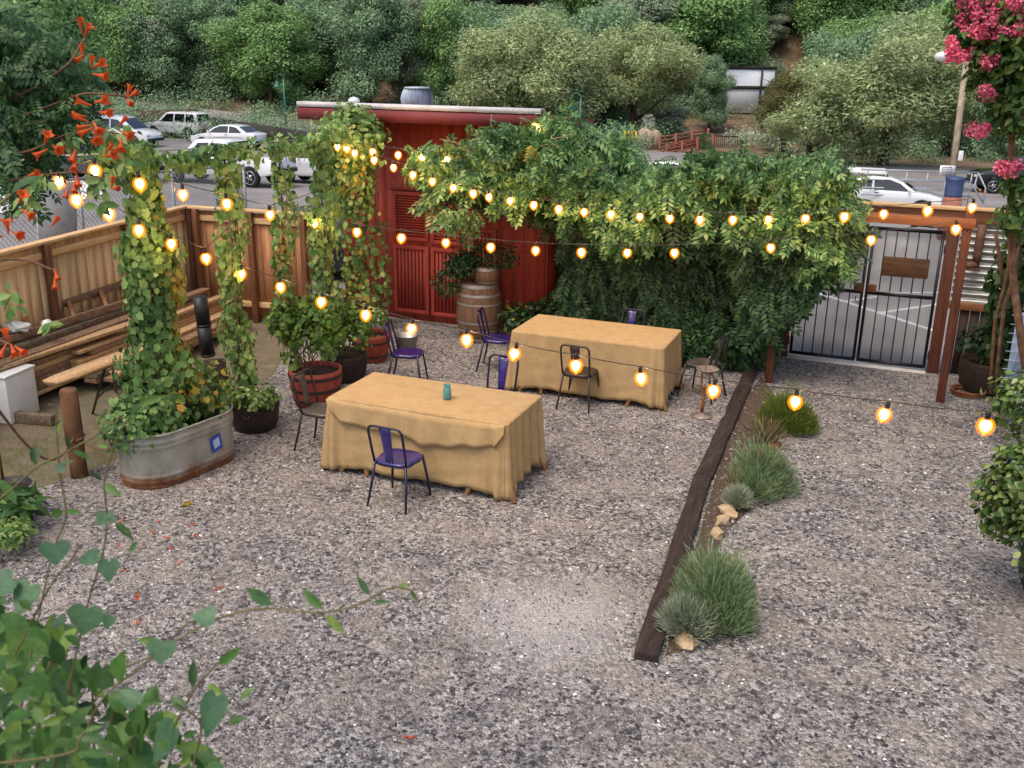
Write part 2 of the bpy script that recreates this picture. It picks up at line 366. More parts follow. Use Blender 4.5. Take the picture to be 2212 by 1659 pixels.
def gravel_mat():
    m, nt, b = newmat('gravel')
    tc = nt.nodes.new('ShaderNodeTexCoord'); vec = tc.outputs['Object']
    def voro(scale, feat='F1'):
        v = nt.nodes.new('ShaderNodeTexVoronoi'); v.inputs['Scale'].default_value = scale; v.feature = feat
        nt.links.new(vec, v.inputs['Vector']); return v
    v1 = voro(36); v2 = voro(66); v3 = voro(24)
    def grey(v, cols):
        s_ = nt.nodes.new('ShaderNodeSeparateColor'); nt.links.new(v.outputs['Color'], s_.inputs[0]); return ramp(nt, cols, s_.outputs[0])
    st = [(0, '#222123'), (.10, '#3e3c3f'), (.25, '#6b6764'), (.5, '#908a86'), (.75, '#aca6a1'), (.92, '#c6c0bb'), (1, '#e8e4de')]
    c1 = grey(v1, st); c2 = grey(v2, st)
    dark = grey(v3, [(0, '#2a2a2e'), (.3, '#3b3a3e'), (.6, '#605c60'), (1, '#8a8587')])
    c = mixc(nt, .4, c1, c2)
    big = noise(nt, 2.0, 6, .68); big2 = noise(nt, .45, 4, .6); fine = noise(nt, 140, 2)
    c = mixc(nt, ramp(nt, [(.46, (0, 0, 0)), (.66, (.6, .6, .6))], noise(nt, 2.6, 6, .72)), c, dark)
    sand = ramp(nt, [(.3, '#908678'), (.55, '#a79d90'), (.8, '#bcb3a6')], fine)
    sf = ramp(nt, [(.46, (0, 0, 0)), (.66, (.7, .7, .7))], big)
    c = mixc(nt, sf, c, sand)
    v4 = voro(31); s4 = nt.nodes.new('ShaderNodeSeparateColor'); nt.links.new(v4.outputs['Color'], s4.inputs[0])
    inv_s = nt.nodes.new('ShaderNodeMath'); inv_s.operation = 'MULTIPLY_ADD'; inv_s.inputs[1].default_value = -1.1; inv_s.inputs[2].default_value = 1.0; inv_s.use_clamp = True; nt.links.new(sf, inv_s.inputs[0])
    dm = nt.nodes.new('ShaderNodeMath'); dm.operation = 'MULTIPLY'; nt.links.new(inv_s.outputs[0], dm.inputs[0]); nt.links.new(ramp(nt, [(.11, (.85, .85, .85)), (.14, (0, 0, 0))], s4.outputs[1]), dm.inputs[1])
    c = mixc(nt, dm.outputs[0], c, '#3a393c')
    c = mixc(nt, ramp(nt, [(.95, (0, 0, 0)), (.965, (.6, .6, .6))], s4.outputs[2]), c, '#c4bdb6')
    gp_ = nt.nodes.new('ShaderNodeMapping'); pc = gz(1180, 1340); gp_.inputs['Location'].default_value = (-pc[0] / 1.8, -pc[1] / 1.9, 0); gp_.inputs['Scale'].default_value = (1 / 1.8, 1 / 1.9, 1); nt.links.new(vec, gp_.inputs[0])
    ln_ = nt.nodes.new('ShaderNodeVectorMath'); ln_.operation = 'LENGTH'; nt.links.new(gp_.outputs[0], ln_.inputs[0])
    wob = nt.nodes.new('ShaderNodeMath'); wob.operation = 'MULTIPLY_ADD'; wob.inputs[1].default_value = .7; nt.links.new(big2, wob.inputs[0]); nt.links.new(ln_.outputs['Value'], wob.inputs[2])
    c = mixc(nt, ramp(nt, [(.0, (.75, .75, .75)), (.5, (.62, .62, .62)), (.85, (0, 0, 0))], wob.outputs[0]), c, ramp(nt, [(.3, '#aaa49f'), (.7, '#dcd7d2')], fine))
    c = mixc(nt, 1.0, c, ramp(nt, [(.3, (.78, .77, .78)), (.7, (1.1, 1.09, 1.08))], big2), 'MULTIPLY')
    nt.links.new(c, b.inputs['Base Color']); b.inputs['Roughness'].default_value = .85; b.inputs['Specular IOR Level'].default_value = .3
    mm = nt.nodes.new('ShaderNodeMath'); mm.operation = 'ADD'; nt.links.new(v1.outputs['Distance'], mm.inputs[0]); nt.links.new(v2.outputs['Distance'], mm.inputs[1])
    inv = nt.nodes.new('ShaderNodeMath'); inv.operation = 'MULTIPLY'; inv.inputs[1].default_value = -1; nt.links.new(mm.outputs[0], inv.inputs[0])
    bump(nt, b, inv.outputs[0], .9, .02); return m
M['gravel'] = gravel_mat(); M['asphalt'] = asphalt_mat(); M['earth'] = ground_mat()
M['dirt'] = mat('bare_dirt', ['#5a4e40', '#706452', '#5e573f', '#84765f'], 2.2, .95, None, .5, .02, detail=8)
M['paintline'] = mat('white_road_paint', ['#c9c9c6', '#e4e4e2'], 12, .7)
def sheet(x0, x1, y0, y1, nx, ny, fz):
    xs = np.linspace(x0, x1, nx + 1); ys = np.linspace(y0, y1, ny + 1); X, Y = np.meshgrid(xs, ys)
    V = np.stack([X.ravel(), Y.ravel(), fz(X, Y).ravel()], 1); w = nx + 1
    return MB().add(V, [[j * w + i, j * w + i + 1, (j + 1) * w + i + 1, (j + 1) * w + i] for j in range(ny) for i in range(nx)])
def hground(x, y):
    z = hlot(x, y) - .35
    d = np.maximum(np.maximum(-13 - x, x - 6), y - 17.5)
    z = np.where(d < 0, np.minimum(z, -.25), z)
    return np.where(d < 4, np.minimum(z, hlot(x, y) - .35), z)
struct('ground', sheet(-190, 130, -12, 300, 160, 156, hground), M['earth'], True)
struct('parking_lot', sheet(-62, 46, 14.62, 66, 72, 34, lambda x, y: hlot(x, y) + .0), M['asphalt'], True)
struct('side_lot', sheet(-62, -11.6, 4, 14.62, 30, 8, lambda x, y: hlot(x, y) + .0), M['asphalt'], True)
struct('dirt_strip', sheet(-11.6, 4.5, -2, 14.6, 20, 20, lambda x, y: x * 0 - .006), M['dirt'])
gv = [(-7.35, -2), (3.2, -2), (3.2, 14.45), (-8.6, 14.45), (-8.6, 12.5), (-7.6, 10.5), (-7.15, 8.5), (-7.5, 6.5), (-8.2, 4.5)]
struct('gravel_yard', MB().add([(x, y, 0.0) for x, y in gv], [list(range(len(gv)))]), M['gravel'])
struct('gate_threshold', MB().box((-.34, 14.46, -.03), (1.9, .36, .09)), M['concrete'])
ln = MB()
def lotline(a, b, w=.1):
    p, q = glot(*a), glot(*b); d = q[:2] - p[:2]; d /= np.linalg.norm(d); s_ = np.array([-d[1], d[0]]) * w / 2
    n = 8; V = []
    for i in range(n + 1):
        c_ = p[:2] + (q[:2] - p[:2]) * i / n
        for sg in (1, -1):
            e = c_ + s_ * sg; V.append((e[0], e[1], float(hlot(*e)) + .006))
    ln.add(V, [[2 * i, 2 * i + 1, 2 * i + 3, 2 * i + 2] for i in range(n)])
lotline((1735, 623), (2030, 720), .13); lotline((1890, 634), (2060, 632), .1); lotline((1818, 653), (1897, 641), .1); lotline((1901, 677), (2040, 656), .11)
lotline((245, 402), (330, 404), .12)
struct('parking_lines', ln, M['paintline'])
# driveway left beyond the fence, coloured white to stand for overexposure
p = [glot(-90, 470), glot(110, 452), glot(235, 418), glot(215, 396), glot(60, 372), glot(-100, 372)]
struct('pale_driveway', MB().add([(q[0], q[1], q[2] + .03) for q in p], [list(range(len(p)))]), mat('overexposed_concrete', ['#dcd9d2', '#eceae4'], 3, .8))
# loose stones on the yard
nst = 26000
dd = 4.6 + 9.5 * rng.random(nst) ** .8; uu = rng.uniform(-.62, .56, nst)
sx = dd * uu * _cy - dd * _sy; sy_ = dd * uu * _sy + dd * _cy
ok = (sx > -7) & (sx < 3) & (sy_ < 14.3); sx = sx[ok]; sy_ = sy_[ok]; nst = len(sx)
octv = np.array([[1, 0, 0], [0, 1, 0], [-1, 0, 0], [0, -1, 0], [.3, .2, .75], [0, 0, -.5]], float); octf = [[0, 1, 4], [1, 2, 4], [2, 3, 4], [3, 0, 4]]
sz = rng.uniform(.006, .0145, nst) * (1 + .5 * (rng.random(nst) > .9)); th = rng.uniform(0, 6.28, nst)
ca, sa = np.cos(th), np.sin(th); el = rng.uniform(.6, 1, nst)
V = np.empty((nst, 5, 3)); o5 = octv[:5] + rng.normal(size=(nst, 5, 3)) * .18
V[:, :, 0] = sx[:, None] + sz[:, None] * (o5[:, :, 0] * ca[:, None] - o5[:, :, 1] * el[:, None] * sa[:, None])
V[:, :, 1] = sy_[:, None] + sz[:, None] * (o5[:, :, 0] * sa[:, None] + o5[:, :, 1] * el[:, None] * ca[:, None])
V[:, :, 2] = sz[:, None] * np.clip(o5[:, :, 2], -.1, 1) + .001
flat = np.concatenate([np.array(f) for f in octf]); I = (flat[None] + (np.arange(nst) * 5)[:, None]).ravel()
mst, nt_, b_ = newmat('loose_stone'); g_ = nt_.nodes.new('ShaderNodeNewGeometry')
nt_.links.new(ramp(nt_, [(0, '#232222'), (.3, '#454240'), (.5, '#78716c'), (.8, '#aaa198'), (.96, '#cbc3ba'), (1, '#f0eeea')], g_.outputs['Random Per Island']), b_.inputs['Base Color']); b_.inputs['Roughness'].default_value = .8
stn = link('gravel', leafmesh('gravel', [(V.reshape(-1, 3), I, np.full(nst * 4, 3))], mst)); stn['kind'] = 'stuff'

# ------------------------------------------------------------------ fences
LF0, LF1 = arr(-9.3, 4.6), arr(-10.75, 12.75)          # left fence line
BF1 = arr(-8.55, 12.95)
def fence(label, A, B, H, bm, inward, nposts, first=0.0):
    A = arr(*A); B = arr(*B); L = np.linalg.norm(B - A); d = (B - A) / L; n = arr(-d[1], d[0]); n = n if n @ arr(*inward) > 0 else -n
    rz = math.atan2(d[1], d[0]); t = thing('wooden_fence', label, 'fence', (*A, 0), rz)
    def P(s, o, z): q = A + d * s + n * o; return arr(q[0], q[1], z)
    m = MB(); s = 0.0
    while s < L - .01:
        w = min(.2, L - s); m.box(P(s + w / 2, -.012, H / 2 - .02 + .01 * rng.random()), (w - .008, .02, H - .06), rz); s += w
    part('board_panel', m, bm, t)
    part('top_cap', MB().beam(P(-.04, .02, H), P(L + .04, .02, H), .15, .036), M['cedar_cap'], t, bev=.004)
    part('rail', MB().beam(P(0, .022, H - .16), P(L, .022, H - .16), .04, .09), M['cedar_cap'], t, bev=.004)
    part('rail', MB().beam(P(0, .022, .28), P(L, .022, .28), .04, .09), M['cedar_cap'], t, bev=.004)
    for k in range(nposts):
        s = first + (L - first) * k / (nposts - 1) if nposts > 1 else first
        part('post', MB().box(P(min(max(s, .06), L - .06), .09, (H - .022) / 2), (.09, .09, H - .022), rz), M['brownpost'], t, bev=.005)
    return t
fence('tan cedar board fence along the left side of the yard behind the lumber', LF0, LF1, 1.8, M['cedar'], (1, 0), 5, 1.1)
fence('reddish cedar board fence across the back left between corner and red shed', LF1 + arr(.16, -.02), BF1, 1.8, M['cedar_red'], (0, -1), 3, .1)
def boards(t, x0, x1, y, z0, z1, w, m, th=.02):
    mb = MB(); x = x0
    while x < x1 - .01:
        ww = min(w, x1 - x); mb.box((x + ww / 2, y, (z0 + z1) / 2), (ww - .006, th, z1 - z0)); x += w
    return part('board_panel', mb, m, t)
t = thing('wooden_fence', 'dark board fence hidden behind the hanging vine wall', 'fence', (-4.9, 14.42, 0))
boards(t, -4.98, -1.42, 14.42, 0, 1.9, .15, M['darkfence'])
part('rail', MB().beam((-4.98, 14.36, 1.6), (-1.42, 14.36, 1.6), .05, .09), M['stain'], t)
t = thing('wooden_fence', 'right fence panel of dark boards under framed corrugated steel beside the gate', 'fence', (.68, 14.42, 0))
boards(t, .8, 2.6, 14.42, .02, .94, .13, M['darkfence'])
part('frame_rail', MB().beam((.78, 14.4, .99), (2.6, 14.4, .99), .07, .1), M['stain_beam'], t, bev=.005)
part('top_beam', MB().beam((-1.5, 14.44, 2.2), (2.6, 14.44, 2.2), .1, .16), M['stain_beam'], t, bev=.005)
part('cap_board', MB().beam((-1.5, 14.44, 2.302), (2.6, 14.44, 2.302), .2, .036), M['cedar_cap'], t, bev=.004)
cs = MB(); nz = 112; z = np.linspace(1.045, 2.115, nz); yy = 14.45 + .022 * np.sin(z * 2 * math.pi / .098)
V = np.concatenate([np.stack([np.full(nz, xx), yy, z], 1) for xx in (.79, 2.6)]); cs.add(V, [[i, i + 1, nz + i + 1, nz + i] for i in range(nz - 1)])
part('corrugated_sheet', cs, M['steel'], t, smooth=True)
part('post', MB().box((.70, 14.42, 1.055), (.15, .13, 2.11)), M['stain'], t, bev=.006)
single('gate_post', MB().box((-1.36, 14.42, 1.1), (.12, .12, 2.2)), M['stain'], 'red brown square post at the left hinge of the black gate', 'post', (-1.36, 14.42, 0), bev=.006)
# pergola frame posts and beams in front of the gate
for x, y, H, lab in ((.78, 13.05, 2.5, 'slim red brown post standing in the gravel right of the gate'), (-1.37, 12.98, 2.3, 'red brown post under the vines at the far end of the timber edging')):
    single('pergola_post', MB().box((x, y, H / 2), (.1, .1, H)), M['stain'], lab, 'post', (x, y, 0), bev=.006)
single('pergola_beam', MB().beam((-6.2, 12.97, 2.30), (.86, 12.97, 2.30), .05, .12), M['stain_beam'], 'long orange brown beam carried by two posts over the gate path', 'beam', (-2, 12.97, 2.24), bev=.005)
# ------------------------------------------------------------------ black gate
def gate_leaf(x0, x1, label, sign):
    t = thing('iron_gate', label, 'gate', ((x0 + x1) / 2, 14.4, 0)); y = 14.4; z0, z1 = .05, 1.99
    fr = MB()
    for x in (x0 + .02, x1 - .02): fr.box((x, y, (z0 + z1) / 2), (.04, .04, z1 - z0))
    for zz in (z0 + .02, 1.06, z1 - .02): fr.box(((x0 + x1) / 2, y, zz), (x1 - x0 - .08, .04, .045))
    part('frame', fr, M['black'], t)
    n = 5
    for k in range(n):
        x = x0 + .04 + (x1 - x0 - .08) * (k + 1) / (n + 1)
        b = MB().box((x, y, (z0 + 1.06) / 2 + .01), (.016, .016, 1.06 - z0 - .07)); b.box((x, y, (1.06 + z1) / 2), (.016, .016, z1 - 1.06 - .09)); part('bar', b, M['black'], t)
    ms = MB(); s = .042; k = 0                                    # wire mesh behind the bars
    for c in np.arange(-2.0, 1.0, s):
        for sg in (1, -1):
            pts = []
            for x in (x0 + .03, x1 - .03):
                pts.append((x, z0 + 1.3 + c + sg * (x - x0) * 1.35 + (0 if sg > 0 else 1.0)))
            (xa, za), (xb, zb) = pts
            def clipz(zt):
                return xa + (xb - xa) * (zt - za) / (zb - za)
            A_, B_ = [xa, za], [xb, zb]
            lo, hi = z0 + .03, z1 - .03
            if max(za, zb) < lo or min(za, zb) > hi: continue
            for Q in (A_, B_):
                if Q[1] < lo: Q[0] = clipz(lo); Q[1] = lo
                if Q[1] > hi: Q[0] = clipz(hi); Q[1] = hi
            ms.beam((A_[0], y + .024 + .003 * sg, A_[1]), (B_[0], y + .024 + .003 * sg, B_[1]),   .005, .005, up=(0, 1, 0))
    part('wire_mesh', ms, M['steel'], t)
    hx = x0 if sign < 0 else x1
    for zz in (.25, 1.75): part('hinge', MB().lathe([(.02, -.06), (.02, .06)], (hx + .03 * sign, y - .01, zz), 8), M['black'], t)
    return t
gl = gate_leaf(-1.27, -.345, 'left leaf of the black iron gate, without a sign', -1)
gr = gate_leaf(-.325, .60, 'right leaf of the black iron gate carrying a wooden sign', 1)
part('latch_box', MB().box((-.42, 14.36, 1.13), (.12, .05, .12)), M['brownpost'], gl, bev=.006)
part('latch_box', MB().box((-.24, 14.36, 1.13), (.12, .05, .11)), M['brownpost'], gr, bev=.006)
part('drop_bolt', MB().tube([(-.44, 14.35, 1.0), (-.44, 14.35, .93), (-.37, 14.35, .9), (-.37, 14.35, 1.0)], .008, 6), M['black'], gl)
sg_ = MB(); sg_.box((.16, 14.365, 1.46), (.6, .02, .27))
sgo = single('wooden_sign', sg_, mat('sign_board', ['#38220f', '#54351d', '#674626'], 5, .7, (1, 6, 6), .3, .003), 'blank brown wooden board hung on the bars of the gate', 'sign', (.16, 14.365, 1.32), bev=.004)
# door closer on the header
cl = thing('gate_closer', 'small metal closer arm at the top corner of the gate', 'gate closer', (.5, 14.33, 2.03))
part('arm', MB().tube([(.15, 14.34, 2.04), (.38, 14.33, 2.05)], .014, 8), M['plastic'], cl); part('cylinder', MB().tube([(.38, 14.33, 2.05), (.6, 14.32, 2.07)], .026, 10), M['steel'], cl, smooth=True)
# old boot hung against the corrugated panel
bt = MB()
bt.tube([(1.03, 14.34, 2.12), (1.03, 14.34, 1.9), (1.03, 14.33, 1.74), (1.03, 14.32, 1.62)], [.06, .058, .054, .06], 10); bt.tube([(1.04, 14.34, 1.6), (1.0, 14.31, 1.585), (.93, 14.29, 1.57), (.87, 14.28, 1.562)], [.055, .058, .05, .025], 10)
bt.box((.96, 14.31, 1.525), (.24, .1, .025))
single('hanging_boot', bt, mat('old_leather', ['#3a2418', '#5d3c28', '#6f4f38'], 10, .7, None, .3, .003), 'old brown leather boot hung on the corrugated panel beside the gate', 'boot', (1.03, 14.34, 1.51), smooth=True)
# ------------------------------------------------------------------ red shed
M['shed'] = mat('red_barn_paint', ['#97352a', '#ae4435', '#ba4e3c'], 3, .65, (5, 5, .8), .2, .004)
M['shed_dark'] = mat('red_louvre_paint', ['#96352a', '#ac4334'], 5, .6)
M['roofred'] = mat('dark_red_fascia', ['#6b2426', '#7a2c2c'], 4, .7)
t = shed = thing('shed', 'red wooden shed with an overhanging low roof and louvred shutters', 'shed', (-6.8, 15.3, 0))
wl = MB(); x = -8.55
while x < -5.0:
    wl.box((x + .1, 14.015, 1.64), (.194, .03, 3.28)); x += .2
wl.box((-8.535, 14.9, 1.6), (.03, 1.7, 3.2)); wl.box((-4.985, 14.9, 1.6), (.03, 1.7, 3.2)); wl.box((-6.76, 15.76, 1.5), (3.58, .03, 3.0))
wl.box((-6.76, 14.06, 1.62), (3.5, .05, 3.24)); part('wall', wl, M['shed'], t)
def sl(y, dz=0): return 3.40 - .075 * (y - 13.3) + dz
rf = MB(); rf.prism([(13.3, sl(13.3) - .16), (15.9, sl(15.9) - .16), (15.9, sl(15.9)), (13.3, sl(13.3))], -8.86, -4.88, 'x'); part('roof', rf, M['roofred'], t)
part('metal_edge', MB().box((-6.87, 13.288, 3.425), (4.02, .03, .075)).box((-6.87, 13.36, 3.452), (4.02, .16, .02)), mat('pale_metal_flashing', ['#b9b2b2', '#cdc8c8', '#dedada'], 3, .55, None, .1, .004), t)
part('fascia_board', MB().box((-6.87, 13.285, 3.285), (4.0, .03, .17)), M['roofred'], t)
def shutter(x0, x1, z0, z1, vert=False):
    fr = MB(); y = 13.97
    for x in (x0 + .03, x1 - .03): fr.box((x, y, (z0 + z1) / 2), (.06, .04, z1 - z0))
    for z in (z0 + .03, z1 - .03): fr.box(((x0 + x1) / 2, y, z), (x1 - x0 - .12, .04, .06))
    o = part('shutter', fr, M['shed_dark'], t, bev=.003); s = MB()
    if vert:
        x = x0 + .07
        while x < x1 - .1: s.box((x + .03, y + .006, (z0 + z1) / 2), (.045, .018, z1 - z0 - .12)); x += .065
    else:
        z = z0 + .07; rot = np.array(Matrix.Rotation(R(35), 3, 'X'))
        while z < z1 - .07: s.box(((x0 + x1) / 2, y + .004, z + .02), (x1 - x0 - .12, .012, .045), rot=rot); z += .042
    part('louvre', s, M['shed_dark'], o)
shutter(-7.62, -6.98, 1.32, 2.1); shutter(-6.94, -6.42, 1.3, 1.95)
shutter(-7.62, -6.98, .12, 1.24, True); shutter(-6.94, -6.42, .12, 1.24, True); shutter(-6.38, -5.8, .12, 1.6, True)
part('trim_board', MB().box((-8.5, 13.985, 1.63), (.12, .03, 3.2)), M['shed_dark'], t); part('trim_board', MB().box((-5.05, 13.985, 1.63), (.12, .03, 3.2)), M['shed_dark'], t)
part('lintel', MB().box((-6.7, 13.97, 2.16), (1.9, .04, .09)), M['shed_dark'], t)
# turbine vent on the roof
tv = thing('turbine_vent', 'round grey metal turbine vent on the shed roof', 'roof vent', (-7.45, 14.55, sl(14.55)))
part('collar', MB().lathe([(.19, -.02), (.17, .08)], (0, 0, 0), 16), M['steel'], tv, world=False, smooth=False)
fin = MB(); nf = 22
for k in range(nf):
    a = 2 * math.pi * k / nf; V = []
    for i in range(8):
        q = i / 7; r = .225 + .05 * math.sin(math.pi * q) - .02 * q; z = .06 + .30 * q
        for j, da in ((0, 0.0), (1, .2)): V.append((math.cos(a + da) * (r - .035 * j), math.sin(a + da) * (r - .035 * j), z))
    fin.add(V, [[2 * i, 2 * i + 1, 2 * i + 3, 2 * i + 2] for i in range(7)])
fin.lathe([(.215, .36), (.19, .385), (.02, .39)], n=22)
fin.lathe([(.19, .06), (.225, .2), (.18, .36)], n=16, capb=False, capt=False)
part('fins', fin, mat('grey_blue_vent_metal', ['#9aa8b6', '#b6c0ca'], 8, .45, metal=.15), tv, world=False)
dsh = gy(767, 224, 13.4)
single('flood_lamp', MB().lathe([(.02, -.03), (.085, -.01), (.09, .02), (.06, .06), (.012, .075)], (0, 0, 0), 14), M['white'], 'small white dome lamp on the front edge of the shed roof', 'lamp', (dsh[0], 13.37, 3.475), world=False, smooth=True)
# small twin floodlight hung at the wire above the shed wall
fl = thing('twin_floodlight', 'white twin spotlight in front of the red shed wall above the string lights', 'floodlight', gy(1035, 405, 13.93))
for sgn in (-1, 1): part('lamp_head', MB().tube([(0, 0, 0), (sgn * .03, -.05, 0), (sgn * .06, -.11, -.03)], [.022, .035, .045], 10), M['white'], fl, world=False, smooth=True)
part('mount', MB().box((0, .03, 0), (.1, .03, .1)), M['white'], fl, world=False)

# ------------------------------------------------------------------ tables under burlap
def burlap():
    m, nt, b = newmat('burlap')
    n1 = noise(nt, 9, 5); n2 = noise(nt, 150, 2, vscale=(1, 1, .6)); 
    c = mixc(nt, .5, ramp(nt, [(.3, '#967a54'), (.7, '#b2966c')], n1), ramp(nt, [(.35, '#9a7f58'), (.65, '#c0a478')], n2))
    nt.links.new(c, b.inputs['Base Color']); b.inputs['Roughness'].default_value = .9; b.inputs['Specular IOR Level'].default_value = .15
    bump(nt, b, n2, .2, .003); return m
M['burlap'] = burlap(); M['trestle'] = mat('pale_trestle_wood', ['#a8794a', '#c2925f', '#cfa373'], 5, .7, (6, 6, .6), .2, .003)
def cloth(L, Wd, H, seed, drop=.725, swag=True):
    """cloth laid over a table L x Wd (local, centre at origin): grid on top and hanging sides"""
    rg = np.random.default_rng(seed); mb = MB(); hx, hy = L / 2, Wd / 2; r = .03
    # perimeter as rounded rectangle
    per = []
    def seg(p, q, n): 
        for i in range(n): per.append((p[0] + (q[0] - p[0]) * i / n, p[1] + (q[1] - p[1]) * i / n))
    def arc(cx, cy, a0, n):
        for i in range(n): a = a0 + math.pi / 2 * i / n; per.append((cx + r * math.cos(a), cy + r * math.sin(a)))
    seg((-hx + r, -hy), (hx - r, -hy), 70); arc(hx - r, -hy + r, -math.pi / 2, 12); seg((hx, -hy + r), (hx, hy - r), 36); arc(hx - r, hy - r, 0, 12)
    seg((hx - r, hy), (-hx + r, hy), 70); arc(-hx + r, hy - r, math.pi / 2, 12); seg((-hx, hy - r), (-hx, -hy + r), 36); arc(-hx + r, -hy + r, math.pi, 12)
    P = np.array(per); n = len(P); T = np.roll(P, -1, 0) - np.roll(P, 1, 0); Nn = np.stack([T[:, 1], -T[:, 0]], 1); Nn /= np.linalg.norm(Nn, axis=1)[:, None]
    s = np.cumsum(np.linalg.norm(P - np.roll(P, 1, 0), axis=1))
    corner = np.zeros(n)
    for cx in (-hx, hx):
        for cy_ in (-hy, hy): corner = np.maximum(corner, np.exp(-((P - (cx, cy_)) ** 2).sum(1) / .03))
    side = np.abs(P[:, 0]) > hx - .02
    wave = .008 * np.sin(s * 9 + rg.uniform(0, 6)) + .008 * np.sin(s * 23 + rg.uniform(0, 6)) + .03 * np.sin(s * 31 + 1) * np.where(side, .8, .12) + .035 * np.sin(s * 52) * corner
    low = drop + .010 * np.sin(s * 4.3 + rg.uniform(0, 6)) + .008 * np.sin(s * 11) + .045 * corner - .05 * np.where(side, 1, 0) * (1 - corner)
    V = []
    qs = [0, .008, .03] + [k_ / 16 for k_ in range(1, 17)]; nr = len(qs) - 1
    for i in range(nr + 1):
        q = qs[i]; out = .004 + .012 * q + wave * q ** .8 * 1.2 + .03 * corner * q
        z = H - .5 * r * 0 - low * q
        if i == 0: z = np.full(n, H); out = np.full(n, -.004)
        ripple = .004 * np.sin(q * 23 + s * 7)
        V.append(np.stack([P[:, 0] + Nn[:, 0] * (out + ripple * q), P[:, 1] + Nn[:, 1] * (out + ripple * q), z], 1))
    mb.add(np.concatenate(V), [[i * n + j, i * n + (j + 1) % n, (i + 1) * n + (j + 1) % n, (i + 1) * n + j] for i in range(nr) for j in range(n)])
    # top: grid inside with slight wrinkles, joined by an outer ring
    c = np.concatenate([V[0]] + [np.stack([P[:, 0] * k, P[:, 1] * k, H + .0012 + .0035 * (1 - k) ** .3 * (np.sin(s * 5 + 9 * k) * .5 + np.sin(s * 13 + k * 21) * .35)], 1) for k in (.994, .97, .9, .8, .66, .5, .33, .15)])
    fc = [[i * n + j, (i + 1) * n + j, (i + 1) * n + (j + 1) % n, i * n + (j + 1) % n] for i in range(8) for j in range(n)]; fc.append([8 * n + j for j in range(n)]); mb.add(c, fc)
    if swag:                       # a second cloth folded over the long front edge, with a wavy hem
        m2 = 60; xs = np.linspace(-hx * .985, hx * .985, m2); hem = (.27 * np.clip(np.minimum(xs + hx, hx - xs) / .16 + .25, 0, 1)) + .05 * np.sin(xs * 3 + 1) + .022 * np.sin(xs * 8) + .012 * np.sin(xs * 21); V = []
        for q in np.linspace(0, 1, 8):
            z = H + .006 - hem * q; y = -hy - .022 - .025 * q - np.interp(xs, P[:70, 0], wave[:70]) * q * 1.0 - .012 * q * np.sin(xs * 14) - .006
            if q == 0: y = np.full(m2, -hy + .05)
            V.append(np.stack([xs, y, np.full(m2, H + .006) if q == 0 else z], 1))
        mb.add(np.concatenate(V), [[i * m2 + j, i * m2 + j + 1, (i + 1) * m2 + j + 1, (i + 1) * m2 + j] for i in range(7) for j in range(m2 - 1)])
    return mb
def table(cx, cy, L, Wd, H, lab, clab, seed, swag):
    t = thing('trestle_table', lab, 'table', (cx, cy, 0))
    part('table_top', MB().box((0, 0, H - .025), (L - .012, Wd - .012, .03)), M['trestle'], t, world=False)
    for sx in (-1, 1):
        tr = part('trestle', MB().beam((sx * (hx_ := L / 2 - .22), -Wd / 2 + .1, H - .08), (sx * hx_, Wd / 2 - .1, H - .08), .04, .08), M['trestle'], t, world=False)
        for sy in (-1, 1):
            for o in (-1, 1): part('leg', MB().beam((sx * hx_ + o * .04, sy * (Wd / 2 - .2), H - .1), (sx * hx_ + o * .2 + (.1 if sx * o > 0 else 0), sy * (Wd / 2 - .02), .0), .07, .035, up=(1, 0, 0)), M['trestle'], tr, world=False)
    o = link('tablecloth', cloth(L, Wd, H, seed, swag=swag).mesh('tablecloth', M['burlap'], smooth=True), (cx, cy, 0)); setp(o, clab, 'tablecloth')
    so_ = o.modifiers.new('thick', 'SOLIDIFY'); so_.thickness = .003; so_.offset = 1
    return t
table(-4.17, 8.46, 1.96, .94, .80, 'trestle table with splayed pale legs under the nearer burlap cloth', 'nearer burlap cloth with a wavy second layer, under the turquoise jar', 3, True)
table(-3.44, 11.7, 1.98, .98, .80, 'trestle table with pale legs under the farther burlap cloth', 'farther burlap cloth, without a jar, before the dark vine wall', 5, False)
jr = thing('mason_jar', 'turquoise glass jar standing on the nearer burlap table', 'jar', gz(966, 862, .806))
M['jar'] = glassy('turquoise_glass', '#6fb4b4', .5, .12)
part('glass_body', MB().lathe([(.036, .001), (.042, .008), (.043, .1), (.04, .118), (.031, .128), (.031, .15), (.026, .15), (.027, .125), (.038, .1), (.037, .012)], n=20), M['jar'], jr, world=False, smooth=True)
part('screw_band', MB().lathe([(.033, .132), (.034, .134), (.034, .152), (.033, .154)], n=20, capb=False, capt=False), mat('teal_band', ['#3c8d8f', '#4da0a1'], 9, .4), jr, world=False)

